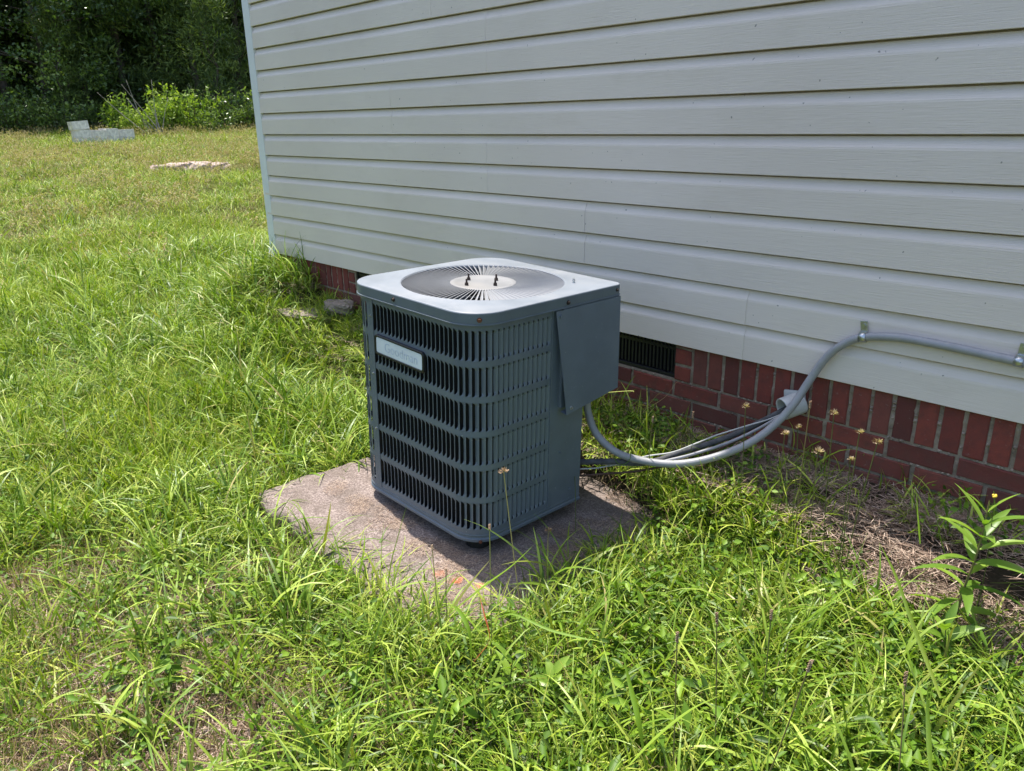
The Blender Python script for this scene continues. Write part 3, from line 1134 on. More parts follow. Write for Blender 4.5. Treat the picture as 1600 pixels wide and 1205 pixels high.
# service valves in the notch
for (z, r) in ((.130, .013), (.085, .009)):
    bm = bmesh.new()
    add_cyl(bm, r * 1.3, r * 1.3, .02, 6, Matrix.Translation((.60, NV + .012, z)) @ Matrix.Rotation(R_(90), 4, 'X'))
    add_cyl(bm, r, r, .05, 12, Matrix.Translation((.60, NV + .045, z)) @ Matrix.Rotation(R_(90), 4, 'X'))
    add_cyl(bm, r * .8, r * .8, .045, 8, Matrix.Translation((.60, NV + .05, z + .02)))
    link('service_valve', from_bm('service_valve', bm), M['copper'], unit)

# ------------------------------------------------------------------ pipes and cables
def path_px(pts, n=8):
    return catmull([at(px, py, y=y) for px, py, y in pts], n)
conduit = thing('conduit', 'grey flexible electrical conduit looping from the wall straps to the unit', 'conduit', at(1243, 628, y=2.34))
CI = Matrix.Translation(-conduit.location)
cp = path_px([(917, 622, 1.93), (919, 645, 1.93), (932, 678, 1.93), (962, 706, 1.95), (1000, 719, 2.0), (1045, 725, 2.05), (1085, 722, 2.10), (1130, 710, 2.16), (1175, 690, 2.235), (1210, 664, 2.295), (1240, 632, 2.338), (1264, 596, 2.372), (1290, 560, 2.388), (1318, 538, 2.391), (1349, 527, 2.391), (1400, 527, 2.391), (1450, 535, 2.391), (1500, 545, 2.391), (1550, 556, 2.391), (1600, 567, 2.391), (1700, 592, 2.391), (1900, 650, 2.391)], 8)
rad = [.0140 + (.0006 if i % 2 else 0) for i in range(len(cp))]
o = tube('conduit_hose', cp, .0130, M['pvc'], conduit, 16); o.matrix_parent_inverse = CI
def strap(px, py, tilt):
    c = at(px, py + 8, y=2.391)
    st = bpy.data.objects.new('strap', None); COL.objects.link(st); st.parent = conduit; st.matrix_parent_inverse = CI
    st.location = c; st.rotation_euler = (0, tilt, 0)
    V, F = [], []
    n = 14
    for r in (.0138, .0158):
        for sx in (-.011, .011):
            for i in range(n):
                a = R_(-100 + 215 * i / (n - 1))      # around the hose, seen along x
                V.append((sx, -r * math.cos(a - R_(10)), r * math.sin(a - R_(10))))
    for i in range(n - 1):
        for (p, q) in ((0, n), (3 * n, 2 * n), (2 * n, 0), (n, 3 * n)):
            F.append((p + i, q + i, q + i + 1, p + i + 1))
    link('strap_band', mesh('strap_band', V, F, True), M['zinc'], st)
    bm = bmesh.new(); add_box(bm, (-.011, .006, .014), (.011, .009, .050), bevel=.001)
    add_box(bm, (-.011, -.004, .0152), (.011, .009, .0172))
    add_cyl(bm, .0065, .006, .004, 12, Matrix.Translation((0, .0045, .036)) @ Matrix.Rotation(R_(90), 4, 'X'))
    link('strap_tab', from_bm('strap_tab', bm), M['zinc'], st)
strap(1349, 519, R_(-8)); strap(1593, 557, R_(4))
sl = at(1243, 632, y=2.40)
sleeve = thing('pipe_sleeve', 'light grey plastic sleeve where the lines enter the brick wall', 'pipe sleeve', sl)
n = 28
rings = []
for r, y in ((.040, .02), (.040, -.046), (.0395, -.050), (.0345, -.050), (.034, -.046), (.034, .02)):
    rings.append([(r * math.cos(a), y, r * math.sin(a) * .95) for a in np.linspace(0, 2 * math.pi, n + 1)[:-1]])
V, F = loft(rings)
o = link('sleeve_pipe', mesh('sleeve_pipe', V, F, True), M['sleeve'], sleeve); o.rotation_euler = (R_(14), 0, R_(-28))
bm = bmesh.new(); add_cyl(bm, .030, .030, .02, 20, Matrix.Rotation(R_(90), 4, 'X'))
o = link('sleeve_inside', from_bm('sleeve_inside', bm), M['black'], sleeve); o.location = (0, .004, 0); o.rotation_euler = (R_(14), 0, R_(-28))
bm = bmesh.new(); add_box(bm, (-.048, .008, -.030), (.030, .0165, .046), bevel=.006)
o = link('sleeve_plate', from_bm('sleeve_plate', bm), M['sleeve'], sleeve); o.rotation_euler = (0, R_(-8), 0)

suc = path_px([(880, 722, 1.84), (910, 722, 1.88), (960, 721, 1.95), (1000, 724, 2.02), (1030, 719, 2.07), (1062, 707, 2.12), (1100, 696, 2.19), (1140, 682, 2.26), (1180, 664, 2.33), (1215, 646, 2.375), (1243, 633, 2.41)], 8)
o = tube('suction_line', suc, .0105, M['foam'], None, 12, label='black foam insulated refrigerant line running from the unit into the wall sleeve', category='pipe')
liq = path_px([(885, 743, 1.84), (910, 743, 1.88), (950, 740, 1.94), (990, 737, 2.0), (1040, 728, 2.08), (1100, 712, 2.18), (1160, 684, 2.28), (1215, 652, 2.37), (1243, 636, 2.41)], 8)
tube('liquid_line', liq, .0042, M['copper'], None, 8, label='thin bare copper refrigerant line below the black insulated pipe', category='pipe')
wr = path_px([(905, 733, 1.86), (935, 731, 1.92), (975, 723, 1.98), (1010, 713, 2.03), (1050, 707, 2.08), (1085, 694, 2.13), (1120, 680, 2.2), (1165, 666, 2.29), (1205, 654, 2.35), (1243, 636, 2.41)], 8)
tube('control_cable', wr, .0026, M['white_wire'], None, 6, label='thin pale control cable lying along the refrigerant pipes', category='cable')
bw = path_px([(907, 628, 1.90), (908, 650, 1.90), (905, 672, 1.90), (903, 700, 1.895), (902, 722, 1.885), (905, 741, 1.87)], 6)
tube('black_wire', bw, .0028, M['black'], None, 6, label='black wire hanging from the control box beside the unit', category='wire')
gc = path_px([(940, 724, 1.93), (1000, 726, 2.02), (1050, 718, 2.075), (1095, 706, 2.14), (1140, 691, 2.22), (1185, 670, 2.30), (1243, 636, 2.405)], 8)
tube('grey_cable', gc, .0055, M['pvc'], None, 8, label='middle grey cable lying between the thick conduit and the insulated pipe', category='cable')
tw = path_px([(958, 712, 1.935), (965, 724, 1.925), (975, 726, 1.93), (984, 718, 1.95), (985, 708, 1.97)], 6)
tube('tie_wire', tw, .0014, M['weed'], None, 5, label='green twist of wire around the conduit near the unit', category='wire')

# ------------------------------------------------------------------ stones and blocks
def rock(name, c, size, label, cat, mat, seed, flat=1.0, rz=0):
    bm = bmesh.new()
    bmesh.ops.create_icosphere(bm, subdivisions=4, radius=1)
    rr = random.Random(seed)
    ph = [rr.uniform(0, 6) for _ in range(9)]
    for v in bm.verts:
        p = v.co
        k = 1 + .12 * math.sin(3 * p.x + ph[0]) * math.sin(4 * p.y + ph[1]) + .07 * math.sin(9 * p.z + ph[2] + 5 * p.x) + .035 * math.sin(21 * p.y + 17 * p.x + ph[3]) + .02 * math.sin(37 * p.z + 29 * p.y)
        q = p * k
        q.z = max(-.7, min(.62 + .06 * math.sin(7 * p.x + ph[4]) + .04 * math.sin(13 * p.y + ph[5]), q.z))
        v.co = Vector((q.x * size[0], q.y * size[1], q.z * size[2]))
    me = from_bm(name, bm)
    o = link(name, me, mat, label=label, category=cat)
    o.location = c; o.rotation_euler = (0, 0, rz)
    return o
p = hit(474, 508)
rock('flat_stone', (p.x, p.y, p.z + .075), (.17, .09, .030), 'flat tan broken stone lying in the grass left of the unit', 'stone', M['stone'], 4, rz=.25)
p = hit(532, 496)
rock('grey_stone', (p.x, p.y, p.z + .06), (.10, .08, .06), 'grey stone against the brick wall behind the unit', 'stone', M['stone'], 8, rz=.2)
p = hit(302, 270)
pr = thing('broken_slab', 'low pinkish slab of broken rubble lying out in the lawn', 'rubble', (p.x, p.y, ground(p.x, p.y)), math.atan2(.36, -.93) + 1.45)
for k, (dx, dy, sx, sy, sz) in enumerate(((-.42, 0, .22, .25, .14), (-.1, .05, .26, .3, .17), (.22, -.03, .24, .26, .15), (.5, .04, .17, .2, .12), (.02, -.22, .2, .13, .1), (.33, -.2, .15, .12, .08))):
    o = rock('rubble_piece', (0, 0, 0), (sx, sy, sz), '', '', M['pinkstone'], 20 + k)
    del o['label']; del o['category']
    o.parent = pr; o.location = (dx, dy, .07); o.rotation_euler = (0, 0, k * .7)
# concrete blocks
def block_mesh():
    bm = bmesh.new()
    L, W_, Hh = .395, .195, .192
    add_box(bm, (-L / 2, -W_ / 2, 0), (L / 2, -W_ / 2 + .03, Hh))
    add_box(bm, (-L / 2, W_ / 2 - .03, 0), (L / 2, W_ / 2, Hh))
    for xx in (-L / 2, -.016, L / 2 - .032):
        add_box(bm, (xx, -W_ / 2 + .03, 0), (xx + .032, W_ / 2 - .03, Hh))
    me = from_bm('concrete_block', bm); me.materials.append(M['block'])
    return me
blm = block_mesh()
c0 = hit(150, 221)
dirv = Vector((-.96, .27, 0)); side = Vector((.27, .96, 0))
dist = 22.3
lab = {(0, 0): 'bottom left concrete block of the pile in the far lawn', (0, 1): 'left concrete block in the second layer of the pile', (0, 2): 'topmost concrete block standing above the left end of the pile',
       (1, 0): 'bottom concrete block second from the left in the pile', (1, 1): 'upper concrete block second from the left in the pile',
       (2, 0): 'bottom concrete block second from the right in the pile',        (3, 0): 'bottom right concrete block of the pile beside the bright bushes', (2, 1): 'upper concrete block second from the right in the pile', (3, 1): 'upper right concrete block of the pile beside the bright bushes'}
for (i, k), lb in lab.items():
    a = at(126 + i * 22.6 + (0, 3, -2, 2)[i], 205, z=CAMZ - .05)
    d = Vector((a.x, a.y, 0)).normalized()
    pos = d * (dist + .15 * i)
    o = link('concrete_block', blm, None, label=lb, category='concrete block', group='concrete blocks piled at the lawn edge')
    gz = ground(pos.x, pos.y)
    off = -.12 if k == 2 else 0
    o.location = (pos.x, pos.y, ground(-20.9, 6.0) - .01 + (0, -.02, .012, -.015)[i] + k * .194)
    o.location += Vector((-side.x, -side.y, 0)) * (.02 if k == 2 else 0)
    o.rotation_euler = (random.uniform(-.03, .03), random.uniform(-.05, .05) * k, math.atan2(side.y, side.x) + .25 + (.0, -.22, .12, -.3)[i] + random.uniform(-.05, .05) + (.0 if k < 2 else .2))

# ------------------------------------------------------------------ grass
def blades(n, rad, l0, l1, w0, w1, lean, curl, seg, seed, tone=(.2, .9), base=0.0, lmin=0.0, zjit=0):
    r = np.random.default_rng(seed)
    R = rad * np.sqrt(r.random(n)); A = r.random(n) * 2 * np.pi
    bx, by = R * np.cos(A), R * np.sin(A)
    az = r.random(n) * 2 * np.pi
    L = l0 + (l1 - l0) * r.random(n) ** 1.3
    w = (w0 + (w1 - w0) * r.random(n)) * .5
    t0 = lmin + (lean - lmin) * (r.random(n) ** .8)
    cu = curl * (.3 + .9 * r.random(n))
    tw = (r.random(n) - .5) * 2.2
    pos = np.stack([bx, by, np.full(n, base) + zjit * r.random(n)], 1)
    V = np.zeros((n, seg + 1, 2, 3)); 
    tn = tone[0] + (tone[1] - tone[0]) * r.random(n)
    for i in range(seg + 1):
        s = i / seg
        ww = w * (1 - s ** 2.2) * (.65 + .35 * min(1, s * 4)) + .00025
        sa = az + np.pi / 2 + tw * s
        sd_ = np.stack([np.cos(sa), np.sin(sa), .25 * np.sin(tw * s)], 1)
        V[:, i, 0] = pos - sd_ * ww[:, None]
        V[:, i, 1] = pos + sd_ * ww[:, None]
        ang = t0 + cu * (s + .5 / seg) ** 1.4
        stp = L / seg
        pos = pos + np.stack([np.sin(ang) * np.cos(az), np.sin(ang) * np.sin(az), np.cos(ang)], 1) * stp[:, None]
    V = V.reshape(-1, 3)
    V[:, 2] = np.maximum(V[:, 2], .002 + base * .5)
    idx = np.arange(n)[:, None, None] * (seg + 1) * 2
    s_ = np.arange(seg)[None, :, None] * 2
    F = (idx + s_ + np.array([0, 1, 3, 2])[None, None, :]).reshape(-1, 4)
    T = np.repeat(tn, (seg + 1) * 2)
    return V, F, T

def leaves(n, rad, z0, z1, size, seed, aspect=.6, flat=.5, tone=(.1, .9)):
    r = np.random.default_rng(seed)
    R = rad * np.sqrt(r.random(n)); A = r.random(n) * 2 * np.pi
    c = np.stack([R * np.cos(A), R * np.sin(A), z0 + (z1 - z0) * r.random(n)], 1)
    az = r.random(n) * 2 * np.pi
    el = (r.random(n) - .4) * 2 * flat
    d = np.stack([np.cos(az) * np.cos(el), np.sin(az) * np.cos(el), np.sin(el)], 1)
    ro = (r.random(n) - .5) * 1.6
    s = np.stack([-np.sin(az), np.cos(az), np.zeros(n)], 1)
    up = np.cross(d, s)
    s2 = s * np.cos(ro)[:, None] + up * np.sin(ro)[:, None]
    nn = np.cross(d, s2)
    L = size * (.6 + .8 * r.random(n))[:, None]
    W = L * aspect
    V = np.stack([c - d * L * .5, c + s2 * W * .5 + nn * L * .06, c + d * L * .5 - nn * L * .1, c - s2 * W * .5 + nn * L * .06,
                  c + d * L * .18 + s2 * W * .42 + nn * L * .02, c + d * L * .18 - s2 * W * .42 + nn * L * .02], 1).reshape(-1, 3)
    b = np.arange(n)[:, None] * 6
    F = np.concatenate([b + np.array([0, 1, 4, 5]), b + np.array([0, 5, 3, 0])], 0)
    F1 = b + np.array([[0, 1, 4, 5]]); F2 = b + np.array([[4, 2, 5, 5]])
    # quads: (0,1,4,5) twisted -> use two clean quads
    F = np.concatenate([b + np.array([[0, 1, 4, 2]]), b + np.array([[0, 2, 5, 3]])], 0)
    T = np.repeat(tone[0] + (tone[1] - tone[0]) * r.random(n), 6)
    return V, F, T

def join(*parts):
    Vs, Fs, Ts, b = [], [], [], 0
    for V, F, T in parts:
        Vs.append(V); Fs.append(F + b); Ts.append(T); b += len(V)
    return np.concatenate(Vs), np.concatenate(Fs), np.concatenate(Ts)

def proto_collection(name, meshes):
    c = bpy.data.collections.new(name)
    for i, (me, mat) in enumerate(meshes):
        if not me.materials:
            me.materials.append(mat)
        c.objects.link(bpy.data.objects.new('%s_%02d' % (name, i), me))
    return c

def scatter(name, label, coll, P, rot, scl, idx, cat=None):
    me = bpy.data.meshes.new(name)
    me.vertices.add(len(P))
    me.vertices.foreach_set('co', np.asarray(P, np.float32).ravel())
    a = me.attributes.new('rot', 'FLOAT_VECTOR', 'POINT'); a.data.foreach_set('vector', np.asarray(rot, np.float32).ravel())
    a = me.attributes.new('scl', 'FLOAT_VECTOR', 'POINT'); a.data.foreach_set('vector', np.asarray(scl, np.float32).ravel())
    a = me.attributes.new('idx', 'INT', 'POINT'); a.data.foreach_set('value', np.asarray(idx, np.int32))
    o = bpy.data.objects.new(name, me); COL.objects.link(o)
    o['kind'] = 'stuff'; o['label'] = label
    ng = bpy.data.node_groups.new(name + '_nodes', 'GeometryNodeTree')
    ng.interface.new_socket('Geometry', in_out='INPUT', socket_type='NodeSocketGeometry')
    ng.interface.new_socket('Geometry', in_out='OUTPUT', socket_type='NodeSocketGeometry')
    gi, go = ng.nodes.new('NodeGroupInput'), ng.nodes.new('NodeGroupOutput')
    iop = ng.nodes.new('GeometryNodeInstanceOnPoints')
    ci_ = ng.nodes.new('GeometryNodeCollectionInfo')
    ci_.inputs['Collection'].default_value = coll
    ci_.inputs['Separate Children'].default_value = True
    ci_.inputs['Reset Children'].default_value = True
    def attr(n, t):
        k = ng.nodes.new('GeometryNodeInputNamedAttribute'); k.data_type = t; k.inputs[0].default_value = n
        return [s for s in k.outputs if s.enabled and s.name == 'Attribute'][0]
    ng.links.new(gi.outputs[0], iop.inputs['Points'])
    ng.links.new(ci_.outputs[0], iop.inputs['Instance'])
    iop.inputs['Pick Instance'].default_value = True
    ng.links.new(attr('idx', 'INT'), iop.inputs['Instance Index'])
    e2r = ng.nodes.new('FunctionNodeEulerToRotation')
    ng.links.new(attr('rot', 'FLOAT_VECTOR'), e2r.inputs[0])
    ng.links.new(e2r.outputs[0], iop.inputs['Rotation'])
    ng.links.new(attr('scl', 'FLOAT_VECTOR'), iop.inputs['Scale'])
    ng.links.new(iop.outputs[0], go.inputs[0])
    md = o.modifiers.new('scatter', 'NODES'); md.node_group = ng
    return o

turf_v = []
for k in range(5):
    fine = blades(130, .17, .035, .10, .0018, .0036, 1.35, 1.1, 3, 100 + k, (.2, .95))
    wide = blades(46, .17, .06, .17, .0038, .0072, 1.35, 1.3, 4, 200 + k, (.45, 1.05))
    dry = blades(26, .17, .03, .10, .0012, .0026, 1.3, .8, 3, 300 + k, (-.1, .2))
    V, F, T = join(fine, wide, dry)
    turf_v.append((np_mesh('turf_patch', V, F, {'tone': T}), M['turf']))
for k in range(2):   # thin dry patches
    fine = blades(60, .17, .025, .07, .0014, .0028, 1.0, 1.0, 3, 400 + k, (.15, .7))
    dry = blades(80, .17, .03, .12, .0010, .0024, 1.5, .5, 3, 500 + k, (-.3, .12))
    V, F, T = join(fine, dry)
    turf_v.append((np_mesh('turf_patch', V, F, {'tone': T}), M['turf']))
turf_c = proto_collection('turf_patch', turf_v)
long_v = []
for k in range(7):
    V, F, T = blades(20 + 5 * k, .045 + .008 * k, .12, .34, .0045, .0105, 1.0, 1.7, 7, 600 + k, (.1, 1.0))
    long_v.append((np_mesh('grass_tuft', V, F, {'tone': T}), M['long']))
for k in range(3):     # loose upright blades
    V, F, T = blades(9, .07, .10, .26, .003, .006, .55, .9, 6, 650 + k, (.2, 1.0))
    long_v.append((np_mesh('grass_tuft', V, F, {'tone': T}), M['long']))
long_c = proto_collection('grass_tuft', long_v)
clov_v = []
for k in range(4):
    V, F, T = leaves(110, .14, .012, .075, .020, 700 + k, .62, .55)
    clov_v.append((np_mesh('leaf_patch', V, F, {'tone': T}), M['clover']))
for k in range(2):
    V, F, T = leaves(46, .12, .02, .11, .042, 720 + k, .34, .7)
    clov_v.append((np_mesh('leaf_patch', V, F, {'tone': T}), M['clover']))
clov_c = proto_collection('leaf_patch', clov_v)
straw_v = []
for k in range(3):
    V, F, T = blades(300, .13, .015, .07, .0008, .0026, 1.60, .05, 2, 740 + k, (0, 1), base=.004, zjit=.016, lmin=1.38)
    straw_v.append((np_mesh('straw_patch', V, F, {'tone': T}), M['straw']))
straw_c = proto_collection('straw_patch', straw_v)

CMi = np.array(CM).T
def in_view(x, y, z, mg=330, far_ok=True):
    c = CMi @ np.array([x, y, z - CAMZ])
    if c[2] > -.3: return False
    px = 800 + 1230.4 * c[0] / -c[2]; py = 602.5 - 1230.4 * c[1] / -c[2]
    return -mg < px < 1600 + mg and -mg < py < 1205 + mg + 120
def vn(x, y, f, s=0):
    return .5 + .25 * (math.sin(x * f + 1.7 * y * f * .7 + s) + math.sin(y * f * 1.3 - x * f * .6 + s * 2.1 + 1.2 * math.sin(x * f * .5 + s)))
MULCH = [(-1.6, 2.36), (-1.3, 2.32), (-1.1, 2.24), (-.92, 2.14), (-.72, 2.07), (-.5, 2.0), (-.2, 1.92), (.6, 1.7), (3, 1.6)]
def mulch_edge(x):
    if x <= MULCH[0][0]: return 2.36
    for (a, b), (c, d) in zip(MULCH[:-1], MULCH[1:]):
        if x <= c:
            return b + (d - b) * (x - a) / (c - a)
    return 1.6
def on_pad(x, y, m=0.0):
    return -2.57 + m < x < -1.40 - m and 1.035 + m < y < 2.12 - m
def blocked(x, y, m=.0):
    if on_pad(x, y, m): return True
    if y > WALL_Y - .03 and x > CORNER_X - .03: return True
    return False

def gen(n, xr, yr, accept, idxf, sclf, sink=0.0, tilt=.12, mg=640):
    P, Rr, Sc, I = [], [], [], []
    rr = random.Random(n)
    for _ in range(n):
        x, y = rr.uniform(*xr), rr.uniform(*yr)
        z = ground(x, y)
        if not in_view(x, y, z, mg): continue
        a = accept(x, y, rr)
        if not a: continue
        s = sclf(x, y, rr)
        P.append((x, y, z - sink)); Rr.append((rr.gauss(0, tilt), rr.gauss(0, tilt), rr.uniform(0, 6.283)))
        Sc.append(s if isinstance(s, tuple) else (s, s, s)); I.append(idxf(x, y, rr))
    return P, Rr, Sc, I

def dryness(x, y):
    """bare, dry ground towards the lower left of the lawn"""
    d = 0
    for (cx, cy, r) in ((-1.75, .25, .5), (-2.1, .65, .28), (-1.35, .72, .22), (-2.6, .35, .3), (-1.2, .95, .14), (-2.9, 1.15, .22), (-1.55, .55, .3)):
        q = ((x - cx) ** 2 + (y - cy) ** 2) / (r * r)
        d = max(d, math.exp(-q * 1.3))
    return d
# turf, near
def acc_turf(x, y, r):
    if blocked(x, y, .02): return False
    me_ = mulch_edge(x)
    if y > me_ - .02 and x > -1.8:
        return r.random() < .08
    if x > CORNER_X and y > 2.24: return r.random() < .5
    return r.random() > dryness(x, y) * .35
def idx_turf(x, y, r):
    if r.random() < dryness(x, y) * 1.0: return 5 + r.randrange(2)
    return r.randrange(5) if r.random() > .06 else 5 + r.randrange(2)
A = gen(10500, (-9, 1.2), (-1.8, 3.6), acc_turf, idx_turf, lambda x, y, r: (lambda s: (s, s, s * (.7 + .7 * vn(x, y, 2.1))))(r.uniform(.8, 1.15)))
# turf, far
def acc_far(x, y, r):
    if x > -7.5 and y < 3.6: return False
    if x > CORNER_X - .1 and y > 0: return False
    return math.hypot(x, y) < 30
B = gen(19000, (-31, 0), (-9, 17), acc_far, lambda x, y, r: r.randrange(5) if r.random() > .18 * (1 + vn(x, y, .8)) * (1 if math.hypot(x, y) < 15 else 1.6) else 5 + r.randrange(2),
        lambda x, y, r: (lambda d: (1.15 + d * .05, 1.15 + d * .05, 1.0 + d * .035))(min(20, max(0, math.hypot(x, y) - 7))), mg=420)
turf = [a + b for a, b in zip(A, B)]
scatter('lawn_grass', 'short green and straw coloured lawn grass', turf_c, *turf)
# long tufts
def dens_long(x, y):
    d = .20 + .34 * max(0, vn(x, y, 1.9, 3) - .45)
    if x > CORNER_X:
        # band from the house corner along to the unit
        q = abs(y - (1.85 - .12 * (x + 3.5)))
        if x < -2.4: d += .85 * math.exp(-(q / .42) ** 2) * (1 if x > -4.9 else .6)
        if -2.9 < x < -2.45 and y > .8: d += .5
    # front and right of the pad
    e_ = max(-2.57 - x, x + 1.40, 1.035 - y, y - 2.12)
    if 0 < e_ < .14 and y < 2.0: d += .45
    if abs(x - CORNER_X) < .5 and 1.9 < y < 2.6: d += .6
    if x > -2.2 and y < 1.03: d += .50 * math.exp(-((1.03 - y) / .38) ** 2) * (1 if x > -1.9 else .5)
    if x > -1.4: d += .26 * (1 if y > .9 else 1.1)
    if -6.5 < x < CORNER_X + .3 and y > 2.0: d += .35 * math.exp(-((x + 5.2) / .7) ** 2)
    return d * (1 - .75 * dryness(x, y))
def acc_long(x, y, r):
    if blocked(x, y, .05 if y < 1.5 else .02): return False
    if x < -2.36 and y < 1.45 and x > -2.75 and y > .95: return r.random() < .5
    if on_pad(x, y, -.01) and r.random() < .35: return False
    if x > -1.8 and y > mulch_edge(x) - .06: return r.random() < .04
    if x > -2.4 and y > 1.95 and x < -1.2: return r.random() < .06
    if x > -1.42 and x < -.9 and 1.6 < y < 2.1 and r.random() < .5: return False
    return r.random() < dens_long(x, y)
A = gen(10500, (-7.5, 1.2), (-1.6, 3.4), acc_long, lambda x, y, r: r.randrange(10), lambda x, y, r: r.uniform(.55, 1.1) * (.55 if x > -2.4 and y > 1.9 and x < -1.0 else .5 if (x > -4.6 and y > 2.1) or (-4.0 < x < -3.0 and y > 1.75) else 1.2 if x < -2.5 and y > 1.2 else .95), sink=.004, tilt=.2)
B = gen(2600, (-30, -7), (-6, 16), lambda x, y, r: math.hypot(x, y) < 29 and r.random() < .5, lambda x, y, r: r.randrange(10), lambda x, y, r: r.uniform(.6, 1.25), tilt=.2, mg=100)
scatter('tall_grass', 'long arching bright green grass tufts', long_c, *[a + b for a, b in zip(A, B)])
# thin seeding stems over the far lawn
sv = []
for k in range(3):
    V, F, T = blades(26, .30, .16, .34, .0022, .0034, .5, .5, 3, 800 + k, (.0, .6))
    V2 = []
    F2 = []
    rs = np.random.default_rng(900 + k)
    tips = V.reshape(26, 4, 2, 3)[:, 3].mean(1)
    hd = leaves(26 * 7, .001, 0, 0, .022, 850 + k, .45, .9)
    hv = hd[0].reshape(26, 7 * 6, 3) * 1.0
    jit = np.repeat(rs.normal(size=(26, 7, 3)) * np.array([.008, .008, .016]), 6, axis=1)
    hv = (hv + tips[:, None, :] + jit).reshape(-1, 3)
    V, F, T = join((V, F, T), (hv, hd[1], hd[2]))
    sv.append((np_mesh('seed_stems', V, F, {'tone': T}), M['fieldseed']))
sc_ = proto_collection('seed_stems', sv)
scatter('seeding_grass', 'thin brownish seeding stems over the far lawn', sc_, *gen(9000, (-30, -6.2), (-6, 16),
        lambda x, y, r: 6.5 < math.hypot(x, y) < 29 and math.hypot(x + 20.9 , y - 5.9) > 1.9 and r.random() < .55 * min(.8, (math.hypot(x, y) - 5) * .05) * (.4 + vn(x, y, .9, 2)), lambda x, y, r: r.randrange(3), lambda x, y, r: r.uniform(.7, 1.1), mg=100))
# low broad leaves
def acc_clov(x, y, r):
    if blocked(x, y, .0): return False
    if x > -1.8 and y > mulch_edge(x) - .05: return r.random() < .02
    d = .16
    if x > -1.5: d = .95
    elif x > -2.5 and y > 2.05: d = .6
    elif y < 1.0: d = .3
    return r.random() < d * (1 - .7 * dryness(x, y))
scatter('clover', 'low round leaved weeds mixed into the grass', clov_c, *gen(3300, (-5.5, 1.0), (-1.0, 2.36), acc_clov, lambda x, y, r: r.randrange(6) if x > -2 else r.randrange(4), lambda x, y, r: r.uniform(.7, 1.2)))
# straw mulch along the wall and on bare spots
def acc_straw(x, y, r):
    if blocked(x, y, .03): return False
    if x > -2.4 and y > mulch_edge(x) - .10: return True
    if -2.4 < x < -1.2 and y > 2.1: return r.random() < .35
    if dryness(x, y) > .35: return r.random() < .7
    return r.random() < .22
scatter('straw_mulch', 'brown pine straw lying on bare soil by the brick wall', straw_c, *gen(5000, (-5.0, 1.2), (-.6, 2.40), acc_straw, lambda x, y, r: r.randrange(3), lambda x, y, r: r.uniform(.7, 1.15), tilt=.05))
# litter of clippings on the pad and at the unit's foot
P, Rr, Sc, I = [], [], [], []
rr = random.Random(77)
while len(P) < 46:
    x, y = rr.uniform(-2.5, -1.42), rr.uniform(1.1, 2.07)
    inner = -2.33 < x < -1.68 and 1.35 < y < 2.0
    if inner: continue
    near = min(abs(x + 1.62), 9) < .12 or (abs(y - 1.30) < .05)
    if not near and rr.random() > .10: continue
    P.append((x, y, PZ(x) + .001)); Rr.append((0, 0, rr.uniform(0, 6.28))); s = rr.uniform(.25, .5); Sc.append((s, s, .3)); I.append(rr.randrange(3))
scatter('pad_litter', 'dry grass clippings lying on the concrete pad', straw_c, P, Rr, Sc, I)

# ------------------------------------------------------------------ single plants near the camera
def blade_leaf(name, base_, dirv_, L, W_, droop, mat, parent, seg=8, fold=.35, roll=0, tone=.6):
    """lance-shaped leaf with a fold along its midrib"""
    d = Vector(dirv_).normalized()
    side_ = d.cross(Vector((0, 0, 1))).normalized()
    V, F, pos = [], [], Vector(base_)
    el = math.asin(max(-1, min(1, d.z)))
    hz = Vector((d.x, d.y, 0)).normalized()
    for i in range(seg + 1):
        s = i / seg
        w = W_ * .5 * (math.sin(math.pi * min(1, (s * .93 + .04)) ** .75) ** .9) if 0 < s < 1 else .0006
        a = el - droop * s
        dd = hz * math.cos(a) + Vector((0, 0, math.sin(a)))
        up_ = side_.cross(dd).normalized()
        sr = side_ * math.cos(roll) + up_ * math.sin(roll)
        un = sr.cross(dd).normalized()
        V += [pos - sr * w + un * w * fold, pos.copy(), pos + sr * w + un * w * fold]
        pos = pos + dd * (L / seg)
    for i in range(seg):
        for k in range(2):
            a = i * 3 + k
            F.append((a, a + 1, a + 4, a + 3))
    V = np.array([tuple(v) for v in V])
    me = np_mesh(name, V, np.array(F), {'tone': np.full(len(V), tone)})
    return link(name, me, mat, parent)

# tall lance-leaved weed at the right
wb = at(1505, 905, y=1.98)
wbz = ground(wb.x, 1.98)
wb = Vector((wb.x, 1.98, wbz))
weed = thing('weed_plant', 'tall leafy weed with lance shaped leaves in front of the brick wall', 'weed', wb)
top = at(1548, 775, y=2.02) - wb
sp = catmull([Vector((0, 0, 0)), top * .33 + Vector((-.006, 0, 0)), top * .66 + Vector((.004, 0, 0)), top * .97], 4)
V, F = tube_data(sp, [.0042 - .0028 * i / (len(sp) - 1) for i in range(len(sp))], 6)
link('stem', np_mesh('stem', np.array([tuple(v) for v in V]), np.array([f for f in F if len(f) == 4]), {'tone': np.full(len(V), .9)}), M['stalk'], weed)
r = random.Random(12)
n = 26
for i in range(n):
    s = .16 + .82 * i / (n - 1)
    p = sp[min(len(sp) - 1, int(s * (len(sp) - 1)))]
    a = i * 2.4 + r.uniform(-.3, .3)
    up_ = .15 + 1.1 * s ** 2.2
    L = (.155 - .060 * abs(s - .5) * 1.6) * r.uniform(.85, 1.1) * (1 if s < .9 else .8)
    blade_leaf('leaf', p, (math.cos(a), math.sin(a), up_), L, L * .19, 1.1 - .7 * s, M['weed'], weed, roll=r.uniform(-.4, .4), tone=r.uniform(.1, 1))
